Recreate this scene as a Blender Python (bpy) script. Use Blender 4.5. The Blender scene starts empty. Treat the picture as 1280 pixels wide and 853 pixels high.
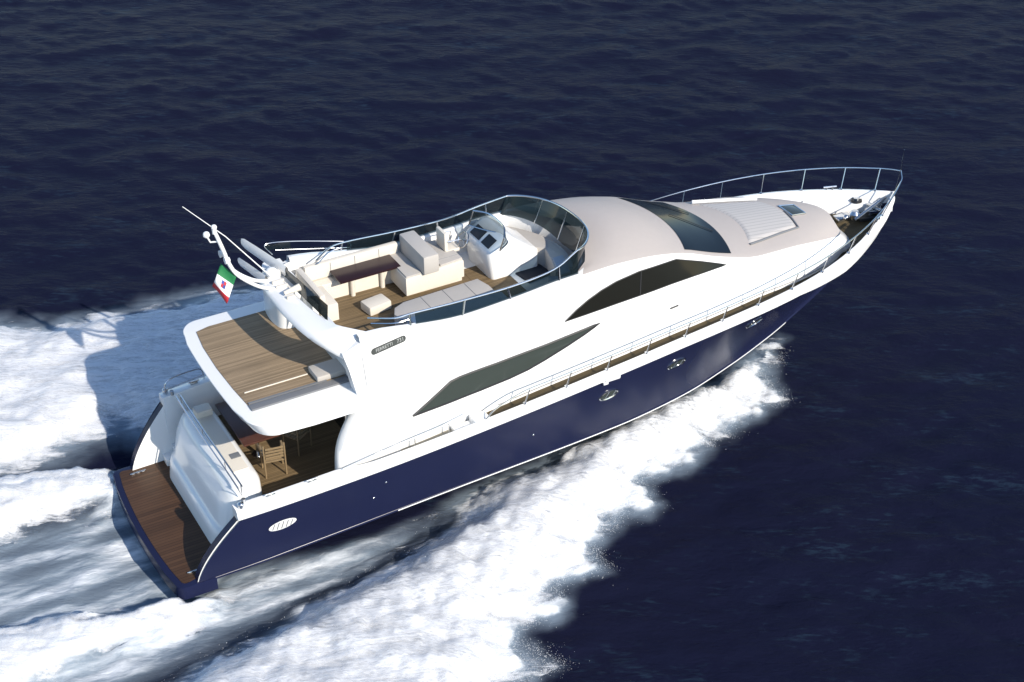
import bpy, bmesh, math, random
import numpy as np
from mathutils import Matrix, Vector
from mathutils.bvhtree import BVHTree
random.seed(7)
rng = np.random.default_rng(11)
S = bpy.context.scene
COL = S.collection
R = math.radians

# ------------------------------------------------------------------ camera, sky, sun, exposure
cam_d = bpy.data.cameras.new('camera')
cam = bpy.data.objects.new('camera', cam_d); COL.objects.link(cam); S.camera = cam
Rw = [[0.875964, -0.482042, 0.017937], [0.242363, 0.471963, 0.84765], [-0.417069, -0.738164, 0.530252]]
M = Matrix(Rw).transposed().to_4x4(); M.translation = Vector((-7.3117, -30.905, 25.0596))
cam.matrix_world = M
cam_d.sensor_width = 36.0; cam_d.sensor_fit = 'HORIZONTAL'
cam_d.lens = 2045.67 / 1280 * 36.0
cam_d.clip_start = 0.5; cam_d.clip_end = 6000

SUN_EL, SUN_FWD = 33.0, 13.0            # elevation; degrees forward of the starboard beam
sd = Vector((math.sin(R(SUN_FWD)) * math.cos(R(SUN_EL)), -math.cos(R(SUN_FWD)) * math.cos(R(SUN_EL)), math.sin(R(SUN_EL))))
W = bpy.data.worlds.new('World'); S.world = W; W.use_nodes = True
nt = W.node_tree
sky = nt.nodes.new('ShaderNodeTexSky'); sky.sky_type = 'NISHITA'; sky.sun_disc = False
sky.sun_elevation = R(SUN_EL); sky.sun_rotation = math.atan2(sd.x, sd.y)
sky.air_density = 1.0; sky.dust_density = 0.2; sky.ozone_density = 2.5
bg = nt.nodes['Background']; nt.links.new(sky.outputs[0], bg.inputs[0]); bg.inputs[1].default_value = 0.15
sl = bpy.data.lights.new('sun', 'SUN'); sl.energy = 4.6; sl.angle = R(0.5); sl.color = (1.0, 0.92, 0.80)
so = bpy.data.objects.new('sun', sl); COL.objects.link(so); so.rotation_euler = sd.to_track_quat('Z', 'Y').to_euler()
S.view_settings.view_transform = 'Standard'; S.view_settings.look = 'None'
S.view_settings.exposure = 0.35; S.view_settings.gamma = 1.0; S.view_settings.use_curve_mapping = False
S.cycles.max_bounces = 8; S.cycles.transparent_max_bounces = 24; S.cycles.use_denoising = True

# ------------------------------------------------------------------ helpers
def crv(xs, ys):
    """monotone cubic interpolation"""
    x = np.array(xs, float); y = np.array(ys, float); h = np.diff(x); d = np.diff(y) / h
    m = np.zeros(len(x)); m[0] = d[0]; m[-1] = d[-1]
    for i in range(1, len(x) - 1):
        if d[i - 1] * d[i] > 0:
            w1 = 2 * h[i] + h[i - 1]; w2 = h[i] + 2 * h[i - 1]
            m[i] = (w1 + w2) / (w1 / d[i - 1] + w2 / d[i])
    def f(q):
        q = min(max(q, x[0]), x[-1]); i = min(int(np.searchsorted(x, q, side='right')) - 1, len(h) - 1)
        t = (q - x[i]) / h[i]
        return float((2*t**3 - 3*t*t + 1) * y[i] + (t**3 - 2*t*t + t) * h[i] * m[i] + (3*t*t - 2*t**3) * y[i+1] + (t**3 - t*t) * h[i] * m[i+1])
    return f

def smooth_path(pts, n=8):
    """Catmull-Rom through 3D points"""
    P = [Vector(p) for p in pts]; out = []
    for i in range(len(P) - 1):
        p0 = P[i - 1] if i else P[0] * 2 - P[1]; p1 = P[i]; p2 = P[i + 1]
        p3 = P[i + 2] if i + 2 < len(P) else P[-1] * 2 - P[-2]
        for k in range(n):
            t = k / n
            out.append(0.5 * ((2 * p1) + (p2 - p0) * t + (2*p0 - 5*p1 + 4*p2 - p3) * t*t + (3*p1 - p0 - 3*p2 + p3) * t**3))
    out.append(P[-1]); return out

def link(name, me, mats, parent=None, smooth=40):
    o = bpy.data.objects.new(name, me); COL.objects.link(o)
    for m in (mats if isinstance(mats, (list, tuple)) else [mats]): me.materials.append(m)
    if smooth:
        me.polygons.foreach_set('use_smooth', [True] * len(me.polygons))
        me.set_sharp_from_angle(angle=R(smooth))
    if parent is not None: o.parent = parent
    return o

class MB:
    """collects faces, builds ONE mesh object"""
    def __init__(s): s.v = []; s.f = []; s.m = []
    def add(s, vs, fs, mi=0):
        b = len(s.v); s.v += [tuple(v) for v in vs]
        s.f += [tuple(i + b for i in f) for f in fs]; s.m += [mi] * len(fs); return s
    def tube(s, pts, r, n=8, caps=True, mi=0, r2=None):
        pts = [Vector(p) for p in pts]; vs = []; fs = []; up = None; N = len(pts)
        for i, p in enumerate(pts):
            t = (pts[min(i + 1, N - 1)] - pts[max(i - 1, 0)]).normalized()
            if up is None: up = Vector((0, 0, 1)) if abs(t.z) < .9 else Vector((1, 0, 0))
            a = t.cross(up).normalized(); up = a.cross(t).normalized()
            rr = r if r2 is None else r + (r2 - r) * i / (N - 1)
            for k in range(n):
                q = 2 * math.pi * k / n; vs.append(p + (a * math.cos(q) + up * math.sin(q)) * rr)
        for i in range(N - 1):
            for k in range(n): fs.append((i*n + k, i*n + (k+1) % n, (i+1)*n + (k+1) % n, (i+1)*n + k))
        if caps: fs += [tuple(range(n))[::-1], tuple((N-1)*n + k for k in range(n))]
        return s.add(vs, fs, mi)
    def box(s, c, d, rz=0, mi=0, bev=0.0, rx=0, ry=0, seg=2):
        bm = bmesh.new(); bmesh.ops.create_cube(bm, size=1)
        bmesh.ops.scale(bm, vec=d, verts=bm.verts)
        if bev: bmesh.ops.bevel(bm, geom=bm.edges[:], offset=bev, segments=seg, profile=.6, affect='EDGES')
        mt = Matrix.Translation(c) @ Matrix.Rotation(rz, 4, 'Z') @ Matrix.Rotation(ry, 4, 'Y') @ Matrix.Rotation(rx, 4, 'X')
        bmesh.ops.transform(bm, matrix=mt, verts=bm.verts); return s.bm(bm, mi)
    def bm(s, bm, mi=0):
        bm.verts.index_update(); s.add([v.co[:] for v in bm.verts], [[v.index for v in f.verts] for f in bm.faces], mi); bm.free(); return s
    def prism(s, pts, z0, z1, bev=0.0, mi=0, seg=2, top=None):
        """pts xy outline; z1 number or function(x,y)"""
        f1 = z1 if callable(z1) else (lambda x, y: z1); f0 = z0 if callable(z0) else (lambda x, y: z0)
        bm = bmesh.new(); n = len(pts)
        a = [bm.verts.new((x, y, f0(x, y))) for x, y in pts]
        tp = top or pts
        b = [bm.verts.new((x, y, f1(x, y))) for x, y in tp]
        bm.faces.new(a[::-1]); bm.faces.new(b)
        for i in range(n): bm.faces.new((a[i], a[(i+1) % n], b[(i+1) % n], b[i]))
        bmesh.ops.recalc_face_normals(bm, faces=bm.faces)
        if bev:
            es = [e for e in bm.edges if e.verts[0] in b and e.verts[1] in b]
            bmesh.ops.bevel(bm, geom=es, offset=bev, segments=seg, profile=.6, affect='EDGES')
        return s.bm(bm, mi)
    def grid(s, rows, mi=0, closed=False, flip=False):
        n = len(rows[0]); vs = [p for r in rows for p in r]; fs = []
        for i in range(len(rows) - 1):
            for k in range(n if closed else n - 1):
                q = (i*n + k, i*n + (k+1) % n, (i+1)*n + (k+1) % n, (i+1)*n + k)
                fs.append(q[::-1] if flip else q)
        b = len(s.v); s.add(vs, fs, 0)
        if isinstance(mi, (list, tuple)):
            kk = n if closed else n - 1
            s.m[-len(fs):] = [mi[j % kk] for j in range(len(fs))]
        else: s.m[-len(fs):] = [mi] * len(fs)
        return s
    def ico(s, c, r, mi=0, sc=(1, 1, 1), sub=2):
        bm = bmesh.new(); bmesh.ops.create_icosphere(bm, subdivisions=sub, radius=r)
        bmesh.ops.scale(bm, vec=sc, verts=bm.verts); bmesh.ops.translate(bm, vec=c, verts=bm.verts); return s.bm(bm, mi)
    def cyl(s, c, r, h, axis='Z', n=16, mi=0, r2=None, mt=None):
        bm = bmesh.new(); bmesh.ops.create_cone(bm, segments=n, radius1=r, radius2=r if r2 is None else r2, depth=h, cap_ends=True)
        m4 = mt or (Matrix.Rotation(R(90), 4, 'Y') if axis == 'X' else Matrix.Rotation(R(90), 4, 'X') if axis == 'Y' else Matrix())
        bmesh.ops.transform(bm, matrix=Matrix.Translation(c) @ m4, verts=bm.verts); return s.bm(bm, mi)
    def build(s, name, mats, parent=None, smooth=35, weld=True, recalc=True):
        me = bpy.data.meshes.new(name); me.from_pydata(s.v, [], s.f)
        me.polygons.foreach_set('material_index', s.m)
        bm = bmesh.new(); bm.from_mesh(me)
        if weld: bmesh.ops.remove_doubles(bm, verts=bm.verts, dist=.0004)
        if recalc: bmesh.ops.recalc_face_normals(bm, faces=bm.faces)
        bm.to_mesh(me); bm.free()
        return link(name, me, mats, parent, smooth)

def tag(o, label=None, cat=None, group=None, kind=None):
    for k, v in (('label', label), ('category', cat), ('group', group), ('kind', kind)):
        if v: o[k] = v
    return o

# ------------------------------------------------------------------ materials
def mat(name, col, rough=.4, metal=0, coat=0, spec=.5, ior=1.5):
    m = bpy.data.materials.new(name); m.use_nodes = True; b = m.node_tree.nodes['Principled BSDF']
    b.inputs['Base Color'].default_value = (*col, 1); b.inputs['Roughness'].default_value = rough
    b.inputs['Metallic'].default_value = metal; b.inputs['Coat Weight'].default_value = coat
    b.inputs['Coat Roughness'].default_value = .05; b.inputs['Specular IOR Level'].default_value = spec; b.inputs['IOR'].default_value = ior
    return m
def nd(m, t, **k):
    n = m.node_tree.nodes.new(t)
    for a, v in k.items():
        if a in n.inputs.keys(): n.inputs[a].default_value = v
        else: setattr(n, a, v)
    return n
def vary(m, col, amt=.08, scale=3.0, bump=0.0, bscale=40, stretch=(1, 1, 1), rough=None):
    """gentle procedural mottling of the base colour, plus a fine bump"""
    L = m.node_tree.links; b = m.node_tree.nodes['Principled BSDF']
    tc = nd(m, 'ShaderNodeTexCoord'); mp = nd(m, 'ShaderNodeMapping'); mp.inputs['Scale'].default_value = stretch
    L.new(tc.outputs['Object'], mp.inputs[0])
    n = nd(m, 'ShaderNodeTexNoise', Scale=scale, Detail=5.0); L.new(mp.outputs[0], n.inputs['Vector'])
    mx = nd(m, 'ShaderNodeMix', data_type='RGBA'); L.new(n.outputs[0], mx.inputs[0])
    mx.inputs[6].default_value = (*[c * (1 - amt) for c in col], 1); mx.inputs[7].default_value = (*[min(c * (1 + amt), 1) for c in col], 1)
    L.new(mx.outputs[2], b.inputs['Base Color'])
    if rough:
        mr = nd(m, 'ShaderNodeMapRange'); L.new(n.outputs[0], mr.inputs[0]); mr.inputs[3].default_value = rough[0]; mr.inputs[4].default_value = rough[1]
        L.new(mr.outputs[0], b.inputs['Roughness'])
    if bump:
        n2 = nd(m, 'ShaderNodeTexNoise', Scale=bscale, Detail=3.0); L.new(mp.outputs[0], n2.inputs['Vector'])
        bp = nd(m, 'ShaderNodeBump', Strength=bump, Distance=.02); L.new(n2.outputs[0], bp.inputs['Height']); L.new(bp.outputs[0], b.inputs['Normal'])
    return m
def teak(name, col, axis='X', plank=.07, rough=.6, seam=.35):
    m = mat(name, col, rough, spec=.2); L = m.node_tree.links; b = m.node_tree.nodes['Principled BSDF']
    tc = nd(m, 'ShaderNodeTexCoord'); sx = nd(m, 'ShaderNodeSeparateXYZ'); L.new(tc.outputs['Object'], sx.inputs[0])
    across = sx.outputs[1] if axis == 'X' else sx.outputs[0]
    d = nd(m, 'ShaderNodeMath', operation='DIVIDE'); d.inputs[1].default_value = plank; L.new(across, d.inputs[0])
    fr = nd(m, 'ShaderNodeMath', operation='FRACT'); L.new(d.outputs[0], fr.inputs[0])
    fl = nd(m, 'ShaderNodeMath', operation='FLOOR'); L.new(d.outputs[0], fl.inputs[0])
    wn = nd(m, 'ShaderNodeTexWhiteNoise', noise_dimensions='1D'); L.new(fl.outputs[0], wn.inputs['W'])
    gt = nd(m, 'ShaderNodeMath', operation='GREATER_THAN'); gt.inputs[1].default_value = .12; L.new(fr.outputs[0], gt.inputs[0])
    mp = nd(m, 'ShaderNodeMapping'); mp.inputs['Scale'].default_value = (1.5, 22, 8) if axis == 'X' else (22, 1.5, 8); L.new(tc.outputs['Object'], mp.inputs[0])
    n = nd(m, 'ShaderNodeTexNoise', Scale=1.6, Detail=6.0); L.new(mp.outputs[0], n.inputs['Vector'])
    ad = nd(m, 'ShaderNodeMath', operation='MULTIPLY_ADD'); L.new(wn.outputs[0], ad.inputs[0]); ad.inputs[1].default_value = .75
    n3 = nd(m, 'ShaderNodeTexNoise', Scale=.9, Detail=4.0); L.new(tc.outputs['Object'], n3.inputs['Vector']); n4 = nd(m, 'ShaderNodeMath', operation='MULTIPLY_ADD'); L.new(n3.outputs[0], n4.inputs[0]); n4.inputs[1].default_value = .8; L.new(n.outputs[0], n4.inputs[2]); n5 = nd(m, 'ShaderNodeMath', operation='SUBTRACT'); L.new(n4.outputs[0], n5.inputs[0]); n5.inputs[1].default_value = .45; L.new(n5.outputs[0], ad.inputs[2])
    r = nd(m, 'ShaderNodeMapRange'); L.new(ad.outputs[0], r.inputs[0]); r.inputs[1].default_value = .25; r.inputs[2].default_value = 1.25; r.inputs[3].default_value = .72; r.inputs[4].default_value = 1.28
    sc = nd(m, 'ShaderNodeMapRange'); L.new(gt.outputs[0], sc.inputs[0]); sc.inputs[3].default_value = seam; sc.inputs[4].default_value = 1
    mu = nd(m, 'ShaderNodeMath', operation='MULTIPLY'); L.new(r.outputs[0], mu.inputs[0]); L.new(sc.outputs[0], mu.inputs[1])
    vm = nd(m, 'ShaderNodeVectorMath', operation='SCALE'); vm.inputs[0].default_value = col; L.new(mu.outputs[0], vm.inputs['Scale'])
    L.new(vm.outputs[0], b.inputs['Base Color'])
    return m

WHITE = vary(mat('white_gelcoat', (.8, .8, .79), .22, coat=.3), (.79, .79, .78), .025, .8)
DECKW = vary(mat('non_skid_white', (.445, .40, .37), .6), (.445, .40, .37), .03, 6, .15, 180)
NAVY = vary(mat('navy_paint', (.0125, .0145, .043), .2, spec=.12), (.0125, .0160, .046), .12, .5)
ANTI = mat('dark_bottom_paint', (.008, .008, .012), .35)
STRIPE = mat('white_stripe', (.75, .75, .74), .25)
GLASS = mat('smoked_window', (.045, .055, .05), .06, spec=.5)
GLASSD = mat('dark_window', (.012, .012, .010), .08, spec=.25)
WSGL = mat('windscreen_glass', (.008, .013, .02), .08, spec=.08)
TRIM = mat('dark_rubber', (.02, .02, .022), .5)
GREY = vary(mat('grey_trim', (.16, .17, .18), .5), (.16, .165, .175), .08, 9)
CHROME = mat('stainless_steel', (.62, .63, .64), .16, 1)
CREAM = vary(mat('cream_vinyl', (.66, .62, .54), .5), (.66, .61, .53), .04, 4, .25, 25)
WALK = vary(mat('walkway_grip', (.27, .245, .19), .7), (.27, .245, .19), .1, 6)
PADG = vary(mat('pale_grey_cushion', (.44, .41, .38), .65), (.45, .42, .385), .04, 5, .25, 30)
PADB = vary(mat('pale_blue_cushion', (.33, .38, .45), .6), (.33, .38, .45), .04, 5, .2, 30)
TEAKD = teak('teak_deck', (.25, .185, .118), 'X', .05, .65, .72)
TEAKP = teak('teak_platform', (.068, .036, .020), 'X', .1, .45)
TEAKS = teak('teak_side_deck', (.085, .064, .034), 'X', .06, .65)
TEAKC = teak('teak_cockpit', (.17, .12, .066), 'X', .06, .55)
MAHOG = vary(mat('mahogany', (.075, .03, .02), .35, coat=.1), (.075, .03, .02), .3, 4, 0, 1, (1, 6, 1))
MAHOD = vary(mat('dark_mahogany', (.022, .008, .010), .3, spec=.3), (.022, .008, .010), .3, 4, 0, 1, (1, 6, 1))
TEAKF = vary(mat('teak_furniture', (.25, .18, .10), .5), (.25, .18, .10), .2, 5, 0, 1, (1, 8, 8))
BLACK = mat('black_plastic', (.012, .012, .014), .35)
GREYL = mat('silver_grey', (.4, .41, .4), .4)
PLATE = vary(mat('plate_grey', (.05, .055, .052), .4), (.05, .055, .052), .1, 9)
DMAT = vary(mat('dark_mat', (.012, .015, .025), .8), (.012, .015, .025), .2, 20)
def tint_glass(name, tint, alpha):
    m = bpy.data.materials.new(name); m.use_nodes = True; n = m.node_tree; b = n.nodes['Principled BSDF']
    b.inputs['Base Color'].default_value = (.012, .02, .024, 1); b.inputs['Roughness'].default_value = .04
    t = nd(m, 'ShaderNodeBsdfTransparent'); t.inputs[0].default_value = (*tint, 1)
    mx = nd(m, 'ShaderNodeMixShader'); mx.inputs[0].default_value = alpha
    n.links.new(t.outputs[0], mx.inputs[1]); n.links.new(b.outputs[0], mx.inputs[2])
    n.links.new(mx.outputs[0], n.nodes['Material Output'].inputs[0]); return m
FLYGL = tint_glass('tinted_acrylic', (.32, .40, .42), .5)
FLYGL2 = tint_glass('tinted_acrylic_front', (.16, .24, .27), .72)
GREYGL = tint_glass('smoked_deflector', (.08, .10, .11), .8)
CLEAR = tint_glass('console_screen', (.5, .58, .62), .35)

# ------------------------------------------------------------------ the yacht (boat frame: x forward, y port, z up)
Y = bpy.data.objects.new('motor_yacht', None); COL.objects.link(Y)
Y.rotation_euler = (0, R(-2.0), 0); Y.location = (0, 0, -.05)
tag(Y, 'navy blue and white flybridge motor yacht running fast through dark sea', 'yacht')

b_ = crv([0, 1, 2, 4, 6, 8, 10, 12, 14, 16, 17, 18, 19, 20, 21, 21.6, 22, 22.3, 22.5, 22.6],
         [2.52, 2.66, 2.75, 2.83, 2.88, 2.9, 2.91, 2.9, 2.87, 2.77, 2.66, 2.48, 2.2, 1.8, 1.25, .86, .55, .3, .12, 0])
zs_ = crv([0, 2, 4, 6, 8, 10, 12, 14, 16, 18, 20, 22, 22.6], [2.02, 2.08, 2.17, 2.29, 2.44, 2.61, 2.79, 2.97, 3.1, 3.2, 3.3, 3.38, 3.4])
yc_ = crv([0, 4, 8, 12, 14, 16, 17.5, 19, 20.5, 21.5, 22.2, 22.6], [2.54, 2.54, 2.51, 2.4, 2.18, 1.68, 1.22, .75, .34, .12, .04, 0])
zc_ = crv([0, 4, 8, 12, 14, 16, 17.5, 19, 20.5, 21.5, 22.2, 22.6], [.36, .52, .66, .74, .8, .87, .97, 1.2, 1.65, 2.25, 2.85, 3.3])
zk_ = crv([0, 8, 14, 17, 19, 20.5, 21.5, 22.2, 22.6], [-.4, -.7, -.5, 0, .6, 1.4, 2.12, 2.78, 3.28])
fl_ = crv([0, 10, 14, 18, 21, 22.6], [1.0, 1.0, 1.15, 1.5, 1.5, 1.2])
cw_ = crv([0, 4.2, 5.1, 12, 20, 22, 22.6], [.34, .34, .17, .14, .16, .16, .1])
def deckz(x): return zs_(x) - (.04 if x < 16.5 else .04 + .36 * min((x - 16.5) / 3, 1))
BW = .2                                    # height of the white bulwark above the navy topsides
def sternx(z): return .66 + 1.2 * (max(0, (z - .4)) / 1.72) ** 1.55     # raked, swept aft ends of the quarters

stations = sorted(set(list(np.arange(2.4, 22.2, .3).round(3)) + [22.2, 22.35, 22.45, 22.53, 22.58, 22.6]))
def hull_section(x):
    b, zs, yc, zc, zk = b_(x), zs_(x), yc_(x), zc_(x), zk_(x)
    zc = max(zc, zk + .01); pts = []
    for t in np.linspace(1, 0, 11):
        pts.append((yc + (b - yc) * t ** fl_(x), zc + .07 + (zs - zc - .07) * t))
    pts.append((yc + .02 * min(yc, 1), zc + .05)); pts.append((yc + .02 * min(yc, 1), zc + .018))
    pts.append((yc * .97, zc - .02)); pts.append((yc * .5, zk + (zc - zk) * .42)); pts.append((0, zk))
    return pts
def hull_rows(side):
    rows = []
    sec0 = hull_section(2.2)
    for f in (0, .35, .7):
        row = []
        for (y, z) in sec0:
            xs = min(sternx(z), 2.05); x = xs + (2.4 - xs) * f
            row.append((x, side * (y - .02 * (2.2 - x)), z - .02 * (2.2 - x)))
        rows.append(row)
    for x in stations: rows.append([(x, side * y, z) for y, z in hull_section(x)])
    return rows
hb = MB()
mi = [0] * 10 + [0, 1, 1, 2, 2, 2]
for s in (1, -1): hb.grid(hull_rows(s), mi[:15])
r0 = hull_rows(1)[0]                     # closed stern face below the platform
hull = hb.build('hull', [NAVY, STRIPE, ANTI], Y, 50)
for p in hull.data.polygons:
    if p.material_index == 1 and (p.center.x < 5.6 or p.center.x > 18.2): p.material_index = 0

# bulwark: white strake, cap, inner wall
bw = MB()
bst = [1.72, 2.0] + list(np.arange(2.4, 22.3, .3)) + [22.35, 22.45, 22.53, 22.6]
for s in (1, -1):
    rows = []
    for x in bst:
        b, zs, cw = b_(x), zs_(x), cw_(x); yi = max(b - cw, 0); tz = zs + BW; zi = deckz(x) - .05
        if x < 5.6: zi = 1.2
        rows.append([(x, s * y, z) for y, z in [(b - .03, zs - .03), (b + .03, zs - .015), (b + .035, zs + .03), (b - .0, zs + .05), (max(b - .02, 0), tz - .03), (max(b - .06, 0), tz), (yi + (.02 if yi else 0), tz), (yi, tz - .03), (max(yi - .02, 0) if x >= 5.6 else min(yi - .02, 2.46), zi)]])
    bw.grid(rows)
    bw.add(rows[0], [tuple(range(9))])
bw.build('bulwark', WHITE, Y, 45)

# swept white quarter wings inside the aft hull ends
for s in (1, -1):
    q = MB(); prof = []
    for z in np.linspace(.5, 2.2, 14): prof.append((sternx(min(z, 2.05)) - .012 + .25 * max(0, z - 2.05), z))
    poly = prof + [(2.7, 2.2), (2.7, .5)]
    n = len(poly)
    wy = lambda x, z: 2.52 + .17 * max(0, min(1, (z - .5) / 1.6)) ** 1.2 - .02 * (2.2 - x)
    o_ = [(x, s * wy(x, z), z) for x, z in poly]; i_ = [(x, s * (wy(x, z) - .2), z) for x, z in poly]
    q.add(o_ + i_, [tuple(range(n)), tuple(range(2*n - 1, n - 1, -1))] + [(k, (k+1) % n, n + (k+1) % n, n + k) for k in range(n)])
    q.m = [1 if 2 <= j < 2 + len(prof) - 2 else 0 for j in range(len(q.f))]
    q.build('quarter_wing', [WHITE, NAVY], Y, 40)

# swim platform
def plat_outline(x0, hw, rnd, fx):
    out = [(fx, -hw)]
    for k in range(9):
        a = k / 8 * math.pi / 2; out.append((x0 + .16 + rnd - rnd * math.sin(a) , -hw + rnd - rnd * math.cos(a)))
    n = 10
    for k in range(1, n): y = -hw + rnd + (2*hw - 2*rnd) * k / n; out.append((x0 + .16 - .16 * (1 - (y / hw) ** 2), y))
    for k in range(9):
        a = (8 - k) / 8 * math.pi / 2; out.append((x0 + .16 + rnd - rnd * math.sin(a), hw - rnd + rnd * math.cos(a)))
    out.append((fx, hw)); return out
pl = MB(); pl.prism(plat_outline(.02, 2.55, .22, 1.1), .16, .5, .05)
plat = pl.build('swim_platform', NAVY, Y)
tk = MB(); tk.prism(plat_outline(.17, 2.40, .12, .85) [1:-1] + [(.85, 2.3), (1.8, 2.3), (1.8, -2.3), (.85, -2.3)], .49, .514)
tk.build('teak_planking', TEAKP, plat)
for s in (1, -1):
    c = MB()
    for k in range(3): c.box((.62 + .13 * k, s * 2.12, .53), (.09, .05, .03), bev=.01)
    c.tube([(.55, s * 2.12, .55), (.95, s * 2.12, .55)], .014)
    c.build('boarding_fitting', CHROME, plat)

# transom locker (the rounded white block across the stern)
tr = MB(); rows = []
def tr_sec(y):
    e = abs(y - .08) / 1.93; k = max(0, 1 - e ** 7)            # rounded ends
    f = .45 + .55 * k ** .5
    za = 2.16 - .05 * (1 - k)
    return [(1.38, y, .5), (1.42, y, .8), (1.47, y, .98), (1.53, y, 1.03), (1.575, y, 1.06), (1.60, y, 1.12), (1.66, y, 1.4), (1.75, y, 1.68), (1.86, y, za - .24), (1.98, y, za - .08), (2.12, y, za - .01), (2.22, y, za), (2.58, y, za), (2.68, y, za - .03), (2.75, y, za - .14), (2.78, y, 1.2)]
ys = list(.08 - 1.93 * np.sin(np.linspace(math.pi / 2, 0, 26) )) + list(.08 + 1.93 * np.sin(np.linspace(0, math.pi / 2, 26)))[1:]
for y in ys:
    k = min(1, max(0, min(y + 1.85, 2.01 - y)) / .6); sh = (1 - math.sqrt(max(0, 1 - (1 - k) ** 2))) * .55
    sec = tr_sec(y); cx = 2.1
    rows.append([(cx + (x - cx) * (1 - sh), yy, z - sh * .2 * max(0, z - .6)) for x, yy, z in sec])
tr.grid(rows)
for r in (rows[0], rows[-1]): tr.add(r, [tuple(range(len(r)))])
tro = tr.build('transom_locker', WHITE, Y, 50)
sp = MB()
sp.prism([(2.2, -1.2), (2.58, -1.2), (2.58, 1.25), (2.2, 1.25)], 2.15, 2.21, .025)
sp.build('seat_pad', CREAM, tro)
sp = MB(); sp.box((2.4, 1.4, 2.27), (.42, .34, .22), bev=.06); bc = sp.build('bolster_cushion', CREAM); bc.matrix_world = Y.matrix_basis; tag(bc, 'cream bolster cushion at the port end of the stern locker top', 'cushion')
sp = MB(); sp.box((2.46, -.62, 2.215), (.24, .2, .02), bev=.005); sp.build('grey_hatch', GREY, tro)
sp = MB(); sp.tube(smooth_path([(1.66, -1.5, 1.16), (1.655, 0, 1.16), (1.66, 1.7, 1.16)], 6), .018); sp.build('grab_rail', WHITE, tro)
sp = MB()
for dx, dz in ((0, 0), (.1, .02)):
    sp.tube(smooth_path([(2.02 + dx, -2.02, 2.36 + dz), (2.0 + dx, -1.0, 2.4 + dz), (1.98 + dx, 0, 2.42 + dz), (1.98 + dx, 1.2, 2.41 + dz), (2.0 + dx, 2.2, 2.37 + dz)], 5), .02)
tro_r = sp.build('transom_rail', CHROME, Y)
for y in (-2.0, -.95, .6, 2.15):
    sp = MB(); sp.tube([(2.01, y, 2.38), (2.1, y, 2.08), (2.1, y, 2.42)], .014); sp.build('stanchion', CHROME, tro_r)
# steps between locker and wings
for s, y0, y1 in ((1, 2.01, 2.36), (-1, -1.86, -2.36)):
    st = MB()
    for k in range(4): st.box((1.62 + .27 * k, (y0 + y1) / 2, .5 + .2 * (k + 1) - .1 - .002 * k), (.28, abs(y1 - y0) - .01, .2 + .01), bev=.02)
    st.box((2.5, (y0 + y1) / 2, .85), (.55, abs(y1 - y0) - .012, .8), bev=.02)
    st.build('boarding_steps', WHITE, Y)

# cockpit
fl = MB(); fl.prism([(2.72, -2.5), (5.62, -2.5), (5.62, 2.5), (2.72, 2.5)], 1.1, 1.25); fl.build('cockpit_floor', TEAKC, Y)
# cockpit table of dark mahogany on a pedestal
ct = MB(); ct.box((3.35, .95, 1.95), (.95, 2.0, .05), bev=.02); cto = ct.build('cockpit_table', MAHOG, Y)
ct = MB()
for y in (.4, 1.5): ct = MB(); ct.cyl((3.35, y, 1.6), .05, .68); ct.cyl((3.35, y, 1.265), .16, .03); ct.build('pedestal', CHROME, cto)

# side decks and foredeck sole
sd_ = MB(); rows = []
for x in [4.4] + list(np.arange(4.8, 22.3, .4)): 
    w = max(min(b_(x) - .08, np.interp(deckz(x) - .03, *zip(*sorted([(z, y) for y, z in hull_section(x)[:11]]))) - .05), .02); rows.append([(x, w * k, deckz(x) + (.0 if x > 5.6 else -.004)) for k in (-1, -.78, -.4, 0, .4, .78, 1)])
sd_.grid([r for r in rows if r[0][0] > 5.5]); sd_.build('side_deck', TEAKS, Y)
for s in (1, -1):
    q = MB(); q.grid([[(x, s * 2.38, deckz(x) + .02), (x, s * (b_(x) - .1), deckz(x) + .02)] for x in np.arange(4.3, 8.01, .3)])
    q.grid([[(x, s * 2.38, deckz(x) + .02), (x, s * 2.38, 1.2)] for x in np.arange(4.3, 5.9, .3)])
    q.build('walkway', WALK, Y)
    q = MB(); q.box((7.95, s * 2.6, deckz(7.9) + .1), (.42, .4, .24), bev=.04); q.box((7.5, s * 2.6, deckz(7.5) + .04), (.5, .38, .14), bev=.03)
    q.build('deck_step', WHITE, Y)

# ---- deckhouse: one lofted body with the open flybridge, roof, windscreen slope and coachroof
#   rows: base(x,y) bulge  crease(x,y,z)  centre(x,z)
FLZ = 4.4
yb_ = crv([5, 7, 8.2, 10, 12, 14, 16, 17.5, 18.8, 19.5, 20.1], [2.44, 2.38, 2.29, 2.25, 2.25, 2.23, 2.13, 1.92, 1.6, 1.34, 1.0])
ycr_ = crv([5, 6, 8, 10, 11.4, 12.2, 13, 14.25, 15.9, 17, 18, 19, 19.6], [2.16, 2.08, 2.02, 1.97, 1.92, 1.87, 1.82, 1.75, 1.76, 1.68, 1.58, 1.38, 1.18])
zcr_ = crv([5, 5.6, 6.5, 8, 9.3, 10.7, 11.7, 12.9, 14.2, 15.2, 15.9, 16.5, 17.9, 19, 19.6], [5.5, 5.46, 5.3, 5.12, 5.16, 5.24, 5.24, 5.15, 4.88, 4.5, 4.27, 4.1, 3.95, 3.72, 3.55])
bul_ = crv([5, 7, 9, 12, 16, 19], [.2, .12, .08, .06, .06, .05])
def zb(x): return deckz(x) - .03
def side_pts(xb, yb, xc, yc, zc, bul, n=9):
    out = []
    z0 = zb(min(xb, 21))
    for t in np.linspace(0, 1, n):
        out.append((xb + (xc - xb) * t, yb + (yc - yb) * t + bul * math.sin(math.pi * t ** .9), z0 + (zc - z0) * t))
    return out
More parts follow.
